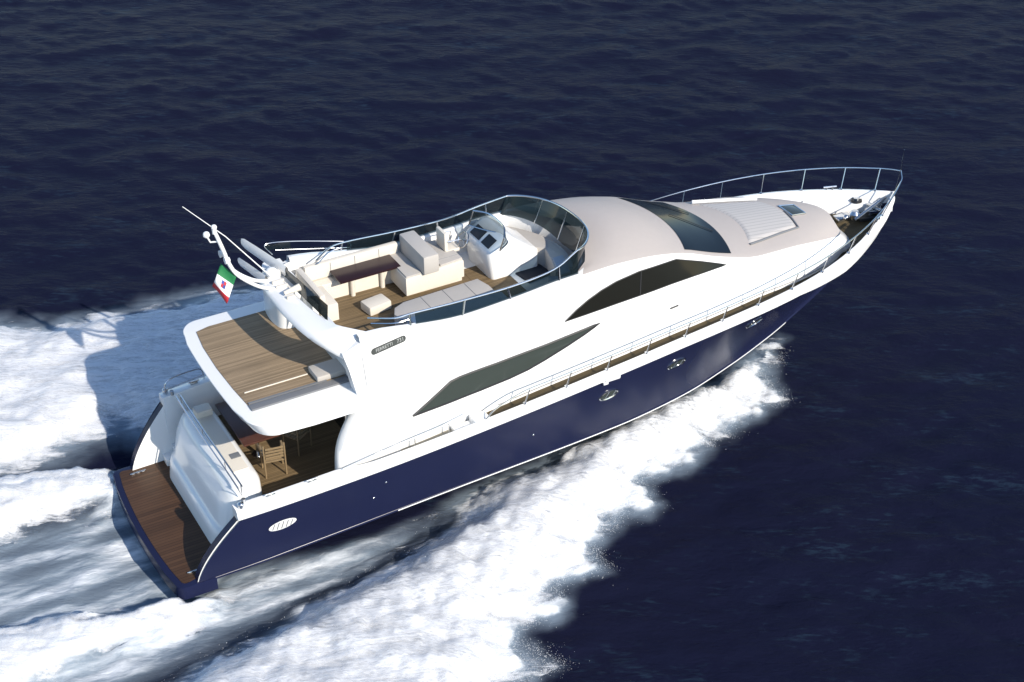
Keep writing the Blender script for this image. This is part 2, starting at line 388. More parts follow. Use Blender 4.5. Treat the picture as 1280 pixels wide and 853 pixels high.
def row(xb, yb, xc, yc, zc, bul, xt, zt, fly=False, wall=None):
    p = side_pts(xb, yb, xc, yc, zc - .05, bul)
    p.append((xc + (xt - xc) * .004, yc - .015, zc - .015)); p.append((xc + (xt - xc) * .01, yc - .05, zc))
    if fly:
        p += [(xc, yc - .16, zc), (xc, yc - .19, zc - .03), (xc, yc - .22, FLZ + .02), (xc, yc - .24, FLZ)]
        for u in np.linspace(.25, 1, 6): p.append((xc + (xt - xc) * (1 - (1 - u) ** 2), (yc - .24) * (1 - u) + 0, FLZ))
    else:
        for u in np.linspace(.1, 1, 10):
            k = 1 - (1 - u) ** 2
            p.append((xc + (xt - xc) * k, (yc - .05) * (1 - u), zc + (zt - zc) * k))
    return p
rows = []
for x in np.arange(5.2, 11.01, .3): rows.append(row(x, yb_(x), x, ycr_(x), zcr_(x), bul_(x), x + .8 * max(0, min(1, (x - 9.5) / 1.5)), 0, True))
# curved front of the flybridge well
rows.append(row(11.15, yb_(11.15), 11.1, ycr_(11.1), zcr_(11.1), bul_(11.1), 11.95, 0, True))
xt_ = crv([11.2, 12.2, 13.2, 14.25, 15.9, 16.6, 18, 19, 19.6], [12.0, 12.75, 13.6, 14.5, 16.2, 17.0, 18.5, 19.6, 20.1])
zt_ = crv([11.2, 12.2, 13.2, 14.25, 15.0, 15.9, 16.6, 18, 19, 19.6], [5.42, 5.5, 5.36, 4.97, 4.68, 4.36, 4.25, 4.06, 3.86, 3.68])
for x in [11.18] + list(np.arange(11.5, 19.61, .3)):
    xb = x + .35 * max(0, min(1, (x - 16) / 3.6)) ** 2
    rows.append(row(xb, yb_(xb), x, ycr_(x), zcr_(x), bul_(x), xt_(x), zt_(x)))
# blunt rounded nose
for k in range(1, 8):
    a = k / 7 * math.pi / 2; ca, sa = math.cos(a), math.sin(a)
    xc = 19.6 + .52 * sa; yc = 1.18 * ca ** .8 + .002; xb = 19.95 + .75 * sa; yb2 = 1.08 * ca ** .8 + .003
    if k == 7: yc, yb2 = .07, .02
    rows.append(row(xb, yb2, xc, max(yc, .07), 3.55 - .06 * sa, .05 * ca, max(20.1 + .03 * sa, xc), 3.68 - .17 * sa))
dh = MB()
for s in (1, -1): dh.grid([[(x, s * y, z) for x, y, z in r] for r in rows])
aft = rows[0]
dk = dh.build('deckhouse', [WHITE, DECKW], Y, 32)
# non-skid tops: upward faces of roof and coachroof
me = dk.data
for p in me.polygons:
    if p.center.x > 11.2 and p.normal.z > (.80 if p.center.x < 19.2 else .62) and p.center.z > 3.4 and abs(p.center.y) < 1.95 : p.material_index = 1
bmv = bmesh.new(); bmv.from_mesh(me); BV = BVHTree.FromBMesh(bmv); bmv.free()
def side_y(x, z):
    h = BV.ray_cast(Vector((x, -9, z)), Vector((0, 1, 0)))
    return h[0].y if h[0] is not None else -2.2
def top_z(x, y):
    h = BV.ray_cast(Vector((x, y, 9)), Vector((0, 0, -1)))
    return h[0].z if h[0] is not None else 4

# aft side panels of the saloon, sweeping down beside the cockpit
for s in (1, -1):
    q = MB(); edge = [(p.x, p.z) for p in smooth_path([(5.7, 0, 4.35), (5.28, 0, 4.16), (4.88, 0, 3.8), (4.58, 0, 3.3), (4.42, 0, 2.8), (4.38, 0, 2.25), (4.38, 0, 1.9)], 6)]
    poly = edge + [(5.9, 1.9), (5.9, 4.35)]; n = len(poly)
    cx = lambda x: (2.47 if x < 5.2 else 2.47)
    yo = lambda x, z: 2.44 + .17 * math.sin(math.pi * min(max((z - 2) / 3.4, 0), 1)) * min(1, .5 + (x - 4.38) / 2) - .005
    nr = 5; rr = []
    for k in range(nr + 1):
        a = k / nr; ins = .09 * (1 - math.sqrt(max(0, 1 - (1 - a) ** 2)))
        rr.append((ins, .12 * (1 - a)))
    outer = [(x, s * yo(x, z), z) for x, z in poly]
    inner = [(x, s * (yo(x, z) - .3), z) for x, z in poly]
    mid = [(x - .07 if i < len(edge) else x, s * (yo(x, z) - .08), z) for i, (x, z) in enumerate(poly)]
    mid2 = [(x - .07 if i < len(edge) else x, s * (yo(x, z) - .22), z) for i, (x, z) in enumerate(poly)]
    q.add(outer + mid + mid2 + inner, [tuple(range(n)), tuple(range(4*n - 1, 3*n - 1, -1))] + [(j*n + k, j*n + (k+1) % n, (j+1)*n + (k+1) % n, (j+1)*n + k) for j in range(3) for k in range(n)])
    q.build('saloon_wing', WHITE, Y, 50)
# saloon aft bulkhead with dark glass doors
q = MB(); q.box((5.6, 0, 2.75), (.1, 4.5, 3.2)); so_ = q.build('saloon_doors', GLASSD, Y)
q = MB()
for y in (-1.1, 0, 1.1): q.box((5.53, y, 2.6), (.05, .05, 2.7))
q.build('door_frame', CHROME, so_)
q = MB(); q.tube([(4.75, -2.1, 1.25), (4.75, -2.1, 3.85)], .03); q.build('support_post', CHROME, Y)

# ---- aft flybridge overhang
def oh_out(x0, hw, r, fx, bow=.12, n=10):
    out = [(fx, -hw)]
    out.append((x0 + 1.5, -hw - .0))
    for k in range(9):
        a = k / 8 * math.pi / 2; out.append((x0 + bow + r - r * math.sin(a), -hw + r * 1.15 - r * 1.15 * math.cos(a) + .18 * (1 - (1 - k / 8)) * 0))
    for k in range(1, n): y = (-hw + r * 1.15) + 2 * (hw - r * 1.15) * k / n; out.append((x0 + bow * (y / hw) ** 2, y))
    for k in range(9):
        a = (8 - k) / 8 * math.pi / 2; out.append((x0 + bow + r - r * math.sin(a), hw - r * 1.15 + r * 1.15 * math.cos(a)))
    out += [(x0 + 1.5, hw), (fx, hw)]; return out
q = MB()
top = oh_out(2.22, 2.5, .5, 5.9); low = [(x + .1 if x < 3 else x, y * (1.0 if x < 3.2 else 1.02)) for x, y in oh_out(2.3, 2.52, .5, 5.9)]
q.prism(low, 3.84, 4.17, .05, top=top, seg=3)
oh = q.build('flybridge_overhang', WHITE, Y, 40)
q = MB(); q.prism([(2.63, -1.6), (5.4, -1.6), (5.4, 2.02), (3.0, 2.02), (2.66, 1.93), (2.57, 1.2), (2.54, .2), (2.57, -.8)], 4.15, 4.19)
q.build('aft_teak_deck', TEAKD, oh)
q = MB(); q.box((3.6, -1.56, 4.2), (1.9, .06, .05)); q.box((4.1, -1.72, 4.19), (2.95, .22, .05), bev=.01)
q.add([(5.0, -1.95, 4.19), (5.75, -1.55, 4.215), (5.2, -1.2, 4.215), (5.0, -1.6, 4.21)], [(0, 1, 2, 3)])
q.build('drain_gutter', GREY, oh)
q = MB(); q.box((3.5, -1.1, 4.20), (1.55, .022, .03), bev=.006); q.build('locker_lip', CREAM, oh)
q = MB(); q.box((4.82, -1.28, 4.27), (.98, .56, .16), bev=.05); dc = q.build('deck_cushion', PADG); dc.matrix_world = Y.matrix_basis; tag(dc, 'pale rectangular cushion lying on the teak deck behind the flybridge', 'cushion')

# ---- radar arch across the aft end of the flybridge
ar = MB(); rows = []
arpath = [  # y, aft x, fwd x, z top, thickness
    (-2.32, 5.15, 5.6, 4.55, .2), (-2.22, 4.98, 5.7, 4.95, .25), (-2.08, 4.72, 5.8, 5.28, .25), (-1.8, 4.45, 5.45, 5.42, .22), (-1.3, 4.26, 5.0, 5.47, .2), (-.7, 4.16, 4.8, 5.5, .2),
    (0, 4.11, 4.7, 5.52, .2), (.7, 4.11, 4.66, 5.52, .2), (1.3, 4.16, 4.7, 5.5, .2), (1.8, 4.38, 5.0, 5.44, .2), (2.08, 4.7, 5.6, 5.3, .25), (2.22, 5.0, 5.7, 4.95, .25), (2.32, 5.15, 5.6, 4.55, .2)]
fa = [crv([p[0] for p in arpath], [p[k] for p in arpath]) for k in range(1, 5)]
for y in np.linspace(-2.32, 2.32, 45):
    xa, xf, zt, th = [f(y) for f in fa]; c = (xa + xf) / 2
    rows.append([(xa + .05, y, zt - th), (xa, y, zt - th * .6), (xa + .02, y, zt - .05), (xa + .09, y, zt), (xf - .05, y, zt), (xf, y, zt - .04), (xf + .02, y, zt - th)])
ar.grid(rows, closed=True)
arch = ar.build('radar_arch', WHITE, Y, 45)
q = MB()                                       # rounded support under the arch
prof = [(p.x, p.y) for p in smooth_path([(5.1, 2.38, 0), (4.6, 2.36, 0), (4.43, 1.83, 0), (4.43, 1.28, 0), (4.58, .98, 0), (5.1, .9, 0)], 5)]
q.prism([(x, y) for x, y in prof], 4.16, 5.3, 0, top=[(x + .1 * (5.1 - x), y) for x, y in prof]); q.build('arch_support', WHITE, arch, 50)
q = MB()
for s in (1, -1): q.box((5.12, s * 1.1, 4.62), (.16, 1.7, .94), bev=.04)
q.build('aft_coaming', WHITE, Y)
for s in (1, -1):
    q = MB(); poly = [(4.95, 4.1), (5.42, 4.1), (5.42, 5.3), (5.2, 5.34), (4.75, 5.2), (4.84, 4.8)]; n = len(poly)
    yo = lambda z: -side_y(5.42, min(z, 5.3)) + .004
    poly = [(x, z) for x, z in zip(*[np.concatenate([np.linspace(a[k], b[k], 6, endpoint=False) for a, b in zip(poly, poly[1:] + poly[:1])]) for k in (0, 1)])]; n = len(poly)
    V = [(x, s * yo(z), z) for x, z in poly] + [(x, s * (yo(z) - .3), z) for x, z in poly]
    q.add(V, [tuple(range(n)), tuple(range(2*n - 1, n - 1, -1))] + [(k, (k+1) % n, n + (k+1) % n, n + k) for k in range(n)]); q.build('arch_leg_panel', WHITE, arch, 40)
for (p0, p1, w, h) in (((4.75, 1.75, 5.55), (4.3, 2.72, 5.82), .46, .1), ((4.25, 1.5, 5.5), (4.02, 2.25, 5.6), .38, .09)):
    a, b = Vector(p0), Vector(p1); d = (b - a).normalized(); sx = Vector((-.9, -.3, -.22)).cross(d).normalized(); up = d.cross(sx)
    q = MB(); rws = []
    for t, k in ((-.35, 1), (0, 1.0), (.5, .95), (.9, .85), (1, .55)):
        c = a + (b - a) * t
        rws.append([tuple(c + sx * (w/2*k*u) + up * (h/2*k*v)) for u, v in ((-1, 0), (-.6, .8), (0, 1), (.6, .8), (1, 0), (.6, -.8), (0, -1), (-.6, -.8))])
    q.grid(rws, closed=True); q.add(rws[-1], [tuple(range(8))]); q.build('arch_fin', WHITE, arch, 50)
# equipment on the arch: dome, antenna base, horns
q = MB(); q.ico((4.5, 1.35, 5.62), .15, sc=(1, 1, .75)); q.cyl((4.5, 1.35, 5.55), .1, .1); q.build('satellite_dome', WHITE, arch)
q = MB()
for y in (.95, .7): q.box((4.5, y, 5.56), (.3, .06, .08), bev=.02); q.build('light_bar', CREAM, arch); q = MB()
q.tube([(4.4, .3, 5.6), (4.8, .3, 5.66)], .05, r2=.09); q.box((4.5, .15, 5.55), (.2, .08, .08), bev=.02); q.build('horn_speaker', CREAM, arch)
# smoked wind deflector and rails ahead of the arch
q = MB(); q.grid([[(4.86 + .04 * k, 1.75 - .62 * k, 5.2), (4.82 + .06 * k, 1.75 - .62 * k, 5.62)] for k in range(5)]); q.build('wind_deflector', GREYGL, Y)

# ---- mast, lights, antenna
mst = MB()
for s in (1, -1):
    mst.tube(smooth_path([(4.35, .95 + .22 * s, 5.5), (3.95, .95 + .16 * s, 5.68), (3.55, 1 + .1 * s, 6.02), (3.38, 1 + .06 * s, 6.35), (3.28, 1.0 + .04 * s, 6.75), (3.16, 1.0, 7.2)], 6), .045)
mast = mst.build('mast', WHITE, Y)
q = MB(); q.cyl((3.14, 1.0, 7.28), .055, .14); q.ico((3.14, 1.0, 7.37), .07); q.build('anchor_light', WHITE, mast)
q = MB(); q.tube([(3.22, 1.0, 6.98), (3.05, 1.12, 6.95), (3.0, 1.15, 7.08)], .022); q.ico((2.99, 1.16, 7.14), .085); q.build('gps_antenna', WHITE, mast)
for s in (1, -1):
    q = MB(); q.cyl((3.3, 1.0 + .17 * s, 6.55), .09, .12, 'X', r2=.06); q.tube([(3.34, 1, 6.5), (3.3, 1 + .17 * s, 6.54)], .025); q.build('spot_light', WHITE, mast)
q = MB(); q.tube([(4.42, 1.2, 5.6), (3.55, 1.55, 6.75), (2.72, 1.85, 7.62)], .016, r2=.008); q.build('whip_antenna', WHITE, arch)

# flag on the mast
fg = MB(); nx, ny = 15, 9; rows = []
o = Vector((3.5, .92, 6.0)); u = Vector((-.33, -.05, -.62)); v = Vector((-.30, .30, .36))
for i in range(nx):
    rw_ = []
    for j in range(ny):
        a, b = i / (nx - 1), j / (ny - 1)
        p = o + u * a * .95 + v * b * .85 + Vector((.06, .1, .02)) * math.sin(a * 6 + b * 2) * a
        rw_.append(tuple(p))
    rows.append(rw_)
fg.grid(rows)
FG = [mat('flag_green', (.01, .16, .05), .7), mat('flag_white', (.75, .75, .74), .7), mat('flag_red', (.42, .015, .025), .7)]
fg.v = fg.v; fo = fg.build('flag', FG, None, 80, recalc=False)
for p in fo.data.polygons:
    i = p.index // (ny - 1); p.material_index = min(2, int(i / ((nx - 1) / 3)))
sm = fo.modifiers.new('thickness', 'SOLIDIFY'); sm.thickness = .006; sm.offset = 0
tag(fo, 'green white and red ensign flying from the white mast', 'flag')
em = MB()
def fp(a, b, off):
    p = o + u * a * .95 + v * b * .85 + Vector((.06, .1, .02)) * math.sin(a * 6 + b * 2) * a; n_ = u.cross(v).normalized(); return tuple(p + n_ * off)
for sgn in (1, -1):
    for (a0, a1, b0, b1, k) in ((.41, .5, .36, .5, 0), (.41, .5, .5, .64, 1), (.5, .6, .36, .5, 2), (.5, .6, .5, .62, 3)):
        em.add([fp(a0, b0, sgn * .009), fp(a1, b0, sgn * .009), fp(a1, b1, sgn * .009), fp(a0, b1, sgn * .009)], [(0, 1, 2, 3)], k)
em.build('shield_emblem', [FG[2], mat('flag_blue', (.03, .06, .3), .7), mat('flag_dark_blue', (.02, .04, .22), .7), FG[2]], fo, 0)
fo.parent = None; fo.matrix_world = Y.matrix_basis

# ---- windows (dark glass set 8 mm proud of the deckhouse sides)
def side_patch(name, outline, material, off=.008, rim=None, parent=Y, both=True):
    """outline in (x,z) on the starboard side; mirrored to port"""
    out = []
    bm = bmesh.new(); vs = [bm.verts.new((x, 0, z)) for x, z in outline]; f = bm.faces.new(vs)
    bmesh.ops.triangulate(bm, faces=[f]); bmesh.ops.subdivide_edges(bm, edges=[e for e in bm.edges if e.calc_length() > .5], cuts=3, use_grid_fill=True)
    bmesh.ops.triangulate(bm, faces=bm.faces)
    V = [(v.co.x, side_y(v.co.x, v.co.z) - off, v.co.z) for v in bm.verts]; bm.verts.index_update()
    F = [[v.index for v in f.verts] for f in bm.faces]; bm.free()
    for s in ((-1, 1) if both else (-1,)):
        q = MB(); q.add([(x, y if s < 0 else -y, z) for x, y, z in V], F)
        o = q.build(name, material, parent, 60); out.append(o)
        if rim:
            r = MB(); n = len(outline)
            pts = []
            for k in range(n):
                (x0, z0), (x1, z1) = outline[k], outline[(k+1) % n]; m = max(1, int(math.hypot(x1-x0, z1-z0) / .15))
                for j in range(m): t = j / m; xx, zz = x0 + (x1-x0)*t, z0 + (z1-z0)*t; yy = side_y(xx, zz) - off; pts.append((xx, yy if s < 0 else -yy, zz))
            pts.append(pts[0]); r.tube(pts, rim, 6, False); r.build('window_frame', TRIM, o)
    return out
UP = [(6.275, 3.127), (7.34, 3.667), (7.6, 3.695), (8.6, 3.705), (9.94, 3.758), (11.52, 3.876), (11.07, 3.71), (10.58, 3.556), (9.94, 3.37), (9.46, 3.255), (8.92, 3.185), (8.12, 3.14), (7.23, 3.13)]
FR = [(10.557, 4.211), (10.9, 4.41), (11.25, 4.569), (11.65, 4.70), (12.1, 4.79), (12.8, 4.84), (13.958, 4.79), (14.7, 4.52), (15.506, 4.2), (14.5, 4.235), (13.7, 4.245), (12.04, 4.235), (11.1, 4.217)]
side_patch('side_window', UP, GLASS, .01, .026)
ws = side_patch('forward_window', FR, GLASSD, .01, .014)
for o_ in ws:
    s = -1 if o_.data.vertices[0].co.y < 0 else 1
    q = MB()
    for x in (12.75,): q.tube([(x + .0, s * -(side_y(x, 4.24) - .016), 4.24), (x + .1, s * -(side_y(x + .1, 4.83) - .016), 4.83)], .016)
    q.build('mullion', TRIM, o_)
# windscreen
q = MB(); rws = []
for t in np.linspace(.03, .97, 9):
    x = 14.3 + (15.85 - 14.3) * t; r_ = []
    for yy in np.linspace(-1, 1, 21):
        yc = (1.60 - .0 * t); k = 1 - yy * yy
        xx = x + .33 * k; y = yy * yc
        r_.append((xx, y, top_z(xx, y) + .012))
    rws.append(r_)
q.grid(rws); wsc = q.build('windscreen', WSGL, Y, 60)
q = MB()
for y0 in (-.55, .55): q.tube([(15.95 - .1 * k, y0 + .11 * k, top_z(15.95 - .1 * k, y0 + .11 * k) + .035) for k in range(9)], .009)
q.build('wiper', TRIM, wsc)

# coachroof sun pad, hatch
q = MB(); padrows = []
for u in np.linspace(0, 1, 22):
    r_ = []
    for v in np.linspace(-1, 1, 25):
        xa = 16.62 + .34 * (1 - v * v) + .02 * v; xf = 18.46 + .18 * (1 - v * v) - .02 * v; ya = 1.27 * v + .03; yf = .83 * v - .04
        x, y = xa + (xf - xa) * u, ya + (yf - ya) * u; e = min(u, 1 - u, (1 - abs(v)) * .6) * 2.0
        r_.append((x, y, top_z(x, y) - .02 + .055 * min(1, math.sqrt(max(0, e) / .08))))
    padrows.append(r_)
q.grid(padrows)
PADS = vary(mat('striped_sun_pad', (.48, .455, .43), .6), (.48, .455, .43), .02, 5)
L = PADS.node_tree.links; tc = nd(PADS, 'ShaderNodeTexCoord'); wv = nd(PADS, 'ShaderNodeTexWave', Scale=2.3); wv.bands_direction = 'Y'; wv.wave_profile = 'SAW'
L.new(tc.outputs['Object'], wv.inputs['Vector'])
gt = nd(PADS, 'ShaderNodeMath', operation='LESS_THAN'); gt.inputs[1].default_value = .22; L.new(wv.outputs['Fac'], gt.inputs[0])
mx = nd(PADS, 'ShaderNodeMix', data_type='RGBA'); L.new(gt.outputs[0], mx.inputs[0]); mx.inputs[6].default_value = (.48, .455, .435, 1); mx.inputs[7].default_value = (.38, .365, .35, 1)
L.new(mx.outputs[2], PADS.node_tree.nodes['Principled BSDF'].inputs['Base Color'])
pad = q.build('sun_pad', PADS, Y, 40)
q = MB(); ring = [(16.64, -1.27), (17.1, -1.18), (17.8, -1.04), (18.5, -.9), (18.6, -.5), (18.68, -.05)]; q.tube([(x, y, top_z(x, y) + .02) for x, y in ring], .03, 6); q.build('pad_edging', GREY, pad)
q = MB(); q.tube([(x, y, top_z(x, y) + .07) for x, y in [(16.6, 1.36), (17.2, 1.22), (17.9, 1.0), (18.4, .86)]], .05, 8); q.build('pad_bolster', WHITE, pad)
q = MB()
hp = [(18.72, .28), (19.2, .24), (19.2, -.3), (18.72, -.34)]
q.prism(hp, lambda x, y: top_z(x, y) - .02, lambda x, y: top_z(x, y) + .035, .01); ho = q.build('deck_hatch', GLASS, Y)
q = MB(); q.tube([(x, y, top_z(x, y) + .03) for x, y in hp + hp[:1]], .02, 6); q.build('hatch_frame', CHROME, ho)

# ---- flybridge furniture
q = MB(); q.prism([(5.3, 1.35), (8.0, 1.3), (8.0, 1.78), (5.3, 1.82)], 4.4, 4.88, .04); q.prism([(5.3, .4), (5.75, .4), (5.75, 1.35), (5.3, 1.35)], 4.4, 4.88, .04)
sof = q.build('port_sofa', CREAM, Y)
q = MB(); q.box((6.68, 1.68, 5.1), (2.5, .16, .42), bev=.05); q.box((5.3, .95, 5.1), (.16, 1.5, .42), bev=.05); q.build('backrest', CREAM, sof)
q = MB(); q.prism([(7.55, .38), (9.2, .52), (9.2, 1.72), (7.55, 1.72)], 4.52, 5.0, .05); q.box((8.4, 1.05, 4.46), (1.5, 1.0, .13))
hs = q.build('forward_sofa', CREAM, Y)
q = MB(); q.prism([(7.58, .42), (7.98, .42), (7.98, 1.7), (7.58, 1.7)], 4.99, 5.04, .02); q.prism([(8.55, .5), (9.18, .56), (9.18, 1.7), (8.55, 1.7)], 4.99, 5.05, .02); q.build('seat_cushion', PADG, hs)
q = MB(); q.box((8.22, 1.0, 5.25), (.42, 1.4, .5), bev=.05); q.build('backrest', PADG, hs)
for xx in (6.1, 6.75, 7.4): q = MB(); q.tube([(xx, 1.36, 4.875), (xx, 1.6, 4.883), (xx, 1.598, 5.28)], .008, 5); q.build('seam', GREY, sof)
for yy in (.75, 1.1, 1.42): q = MB(); q.tube([(8.6, yy, 5.05), (9.17, yy, 5.05)], .008, 5); q.build('seam', GREY, hs)
q = MB(); q.box((6.88, 1.3, 5.03), (1.62, .72, .045), bev=.015); tb = q.build('dining_table', MAHOD, Y)
for xx in (6.5, 7.3): q = MB(); q.cyl((xx, 1.25, 4.71), .06, .62); q.build('pedestal', CREAM, tb)
q = MB(); q.box((6.72, .38, 4.53), (.62, .46, .24), bev=.05, rz=R(8)); ot = q.build('ottoman', CREAM); ot.matrix_world = Y.matrix_basis; tag(ot, 'small cream square ottoman on the flybridge floor beside the dining table', 'ottoman')
q = MB(); 
out = [(9.2, -.2), (9.3, -.62), (9.3, -1.3), (7.4, -1.35), (6.95, -1.25), (6.75, -.95), (6.72, -.68), (6.85, -.42), (7.15, -.28)]
q.prism(out, 4.4, 4.84, .05); ch = q.build('chaise', PADG, Y)
q = MB(); q.prism([(6.8, -1.22), (9.3, -1.25), (9.3, -1.72), (6.9, -1.72)], 4.4, 5.0, .05); q.build('backrest', PADB, ch)
q = MB(); q.tube([(6.74, -.98, 4.85), (7.1, -1.2, 4.86), (9.3, -1.23, 4.86)], .018, 6, mi=0); q.build('piping', mat('blue_piping', (.12, .17, .28), .6), ch)
for xx in (7.6, 8.2, 8.8): q = MB(); q.tube([(xx, -.26, 4.842), (xx, -1.2, 4.842)], .007, 5); q.build('seam', GREY, ch)
# stairwell and forward pads
q = MB(); q.box((10.85, .0, 4.42), (.75, .75, .05), bev=.02, rz=R(8)); q.build('floor_mat', DMAT, Y)
q = MB(); q.prism([(9.35, -1.72), (10.3, -1.7), (10.3, 1.0), (9.35, 1.0)], 4.4, 4.415); q.prism([(5.4, -1.9), (9.35, -1.75), (9.35, 1.7), (5.4, 1.85)], 4.39, 4.408); q.build('flybridge_teak', TEAKC, Y)
q = MB(); fpad = [(10.55, 1.7)] + [(10.95 + .75 * (1 - (y / 1.75) ** 2), y) for y in np.linspace(1.68, -1.0, 12)] + [(10.95, -1.0), (11.15, -.45), (11.3, .15), (10.9, .45), (10.55, .55)]
q.prism(fpad, 4.4, 4.92, .05); fpo = q.build('forward_pad', PADG, Y)
q = MB(); q.prism([(11.2, -.42), (11.5, -.42), (11.25, -1.2), (10.95, -1.2)], 4.9, 4.95, .02); q.prism([(10.75, -1.0), (11.2, -1.2), (10.95, -1.66), (10.5, -1.66)], 4.4, 4.85, .04); q.build('side_cushion', PADB, fpo)
# helm console
q = MB(); rws = []
def cs(y):
    e = min(1, min(y - .15, 1.5 - y) / .18); s_ = .10 * (1 - math.sqrt(max(0, 1 - (1 - e) ** 2)))
    return [(9.78 + s_, y, 4.4), (9.70 + s_, y, 5.05), (9.74 + s_, y, 5.2), (10.05, y, 5.42 - s_), (10.2, y, 5.5 - s_), (10.34, y, 5.5 - s_), (10.6, y, 5.3 - s_), (11.0 - s_, y, 4.98 - s_), (11.15 - s_, y, 4.9 - s_), (11.15 - s_, y, 4.4)]
for y in (.15, .17, .22, .33, .6, .9, 1.15, 1.32, 1.43, 1.48, 1.5): rws.append(cs(y))
q.grid(rws)
for r in (rws[0], rws[-1]): q.add(r, [tuple(range(len(r)))])
con = q.build('helm_console', WHITE, Y, 50)
q = MB(); q.box((9.9, .5, 5.33), (.3, .38, .02), ry=R(-34)); q.box((9.9, 1.05, 5.33), (.3, .46, .02), ry=R(-34)); q.build('instrument_panel', BLACK, con)
q = MB(); rws = []
for p0, p1 in zip(smooth_path([(9.75, 1.27, 5.46), (9.95, .9, 5.46), (10.2, .5, 5.46), (10.19, .05, 5.46), (9.85, -.18, 5.42)], 4), smooth_path([(9.85, 1.2, 5.88), (10.08, .85, 5.9), (10.13, .45, 5.9), (10.1, .05, 5.88), (9.92, -.28, 5.8)], 4)):
    rws.append([tuple(p0), tuple(p1)])
q.grid(rws); scr = q.build('console_screen', CLEAR, con, 60)
q = MB(); q.tube([r[1] for r in rws], .022, 6); q.tube([r[0] for r in rws], .02, 6); q.tube(rws[0], .02, 6); q.tube(rws[-1], .02, 6); q.build('screen_frame', CHROME, scr)
q = MB(); c = Vector((9.54, 1.2, 5.14)); ax = Matrix.Rotation(R(-60), 4, 'Y')
ringp = [c + ax @ Vector((.21 * math.cos(t), .21 * math.sin(t), 0)) for t in np.linspace(0, 2 * math.pi, 25)]
q.tube(ringp, .018, 6)
for t in (0, 2.1, 4.2): q.tube([c, c + ax @ Vector((.2 * math.cos(t), .2 * math.sin(t), 0))], .013, 6)
q.tube([c, c + ax @ Vector((0, 0, -.18))], .03); q.build('steering_wheel', CHROME, con)
# pilot seat on a steel frame
q = MB(); q.box((9.15, 1.25, 5.02), (.4, .5, .1), bev=.04); ps = q.build('pilot_seat', CREAM, Y)
q = MB(); q.box((8.98, 1.25, 5.3), (.1, .48, .5), bev=.04); q.build('backrest', CREAM, ps)
for yy in (1.0, 1.5): q = MB(); q.tube([(9.3, yy, 5.1), (9.35, yy, 5.3), (9.0, yy, 5.32)], .016, 6); q.build('armrest', CHROME, ps)

# ---- flybridge windscreen, side glass and rails
def wtop(a): return Vector((11.1 + .9 * max(0, 1 - abs(a) ** 2.5) ** .7, 1.78 * a, 5.78 - .09 * a))
def wbot(a): return Vector((10.9 + .82 * max(0, 1 - abs(a) ** 2.5) ** .7, 1.76 * a, 4.98 + .22 * abs(a)))
q = MB(); rws = [[tuple(wbot(a)), tuple((wbot(a) + wtop(a)) / 2), tuple(wtop(a))] for a in np.sin(np.linspace(-math.pi / 2, math.pi / 2, 33))]; q.grid(rws)
fws = q.build('flybridge_windscreen', FLYGL2, Y, 80)
q = MB(); q.tube([tuple(wtop(a)) for a in np.sin(np.linspace(-math.pi / 2, math.pi / 2, 33))], .026, 8); q.build('top_trim', CHROME, fws)
for a in (-.42, .12, .62):
    q = MB(); q.tube([tuple(wbot(a)), tuple(wtop(a))], .018, 6); q.build('glass_joint', CHROME, fws)
for s in (1, -1):
    top = smooth_path([(5.7, s * 1.5, 5.5), (6.2, s * 1.85, 5.53), (6.7, s * 1.9, 5.55), (8.0, s * 1.88, 5.48), (9.35, s * 1.86, 5.46), (10.4, s * 1.86, 5.58), tuple(wtop(s))], 6)
    q = MB(); rws = []
    for p in top:
        if p.x > 6.6: zc = zcr_(p.x); rws.append([(p.x, s * (ycr_(p.x) - .1), zc - .02), tuple(p)])
    q.grid(rws); gl = q.build('side_glass', FLYGL, Y, 80)
    q = MB(); q.tube(top, .022, 8)
    q.tube(smooth_path([(5.75, s * 1.55, 5.36), (6.2, s * 1.87, 5.4), (6.55, s * 1.91, 5.42)], 6), .014, 6)
    rl = q.build('flybridge_rail', CHROME, Y)
    for x in (6.55, 7.9, 9.2, 10.55):
        y = s * (ycr_(x) - .08); j = min(top, key=lambda p: abs(p.x - x)); q = MB(); q.tube([(x, y, zcr_(x) - .02), tuple(j)], .024, 6); q.build('stanchion', CHROME, rl)
# aft port rail with glass panel above the arch end
for s in (1,):
    q = MB(); q.tube(smooth_path([(4.9, s * 2.3, 5.5), (4.75, s * 2.36, 5.78), (5.3, s * 2.36, 5.72), (6.3, s * 2.25, 5.5), (6.85, s * 2.14, 5.36), (6.85, s * 2.12, 5.12)], 6), .013, 8); q.tube([(5.0, s * 2.34, 5.58), (6.85, s * 2.14, 5.22)], .009, 6)
    pr = q.build('port_aft_rail', CHROME, Y)
    q = MB(); q.grid([[(4.78, s * 2.36, 5.62), (4.78, s * 2.36, 5.77)], [(5.4, s * 2.35, 5.52), (5.4, s * 2.35, 5.7)]]); q.build('rail_glass', FLYGL, pr, 0)

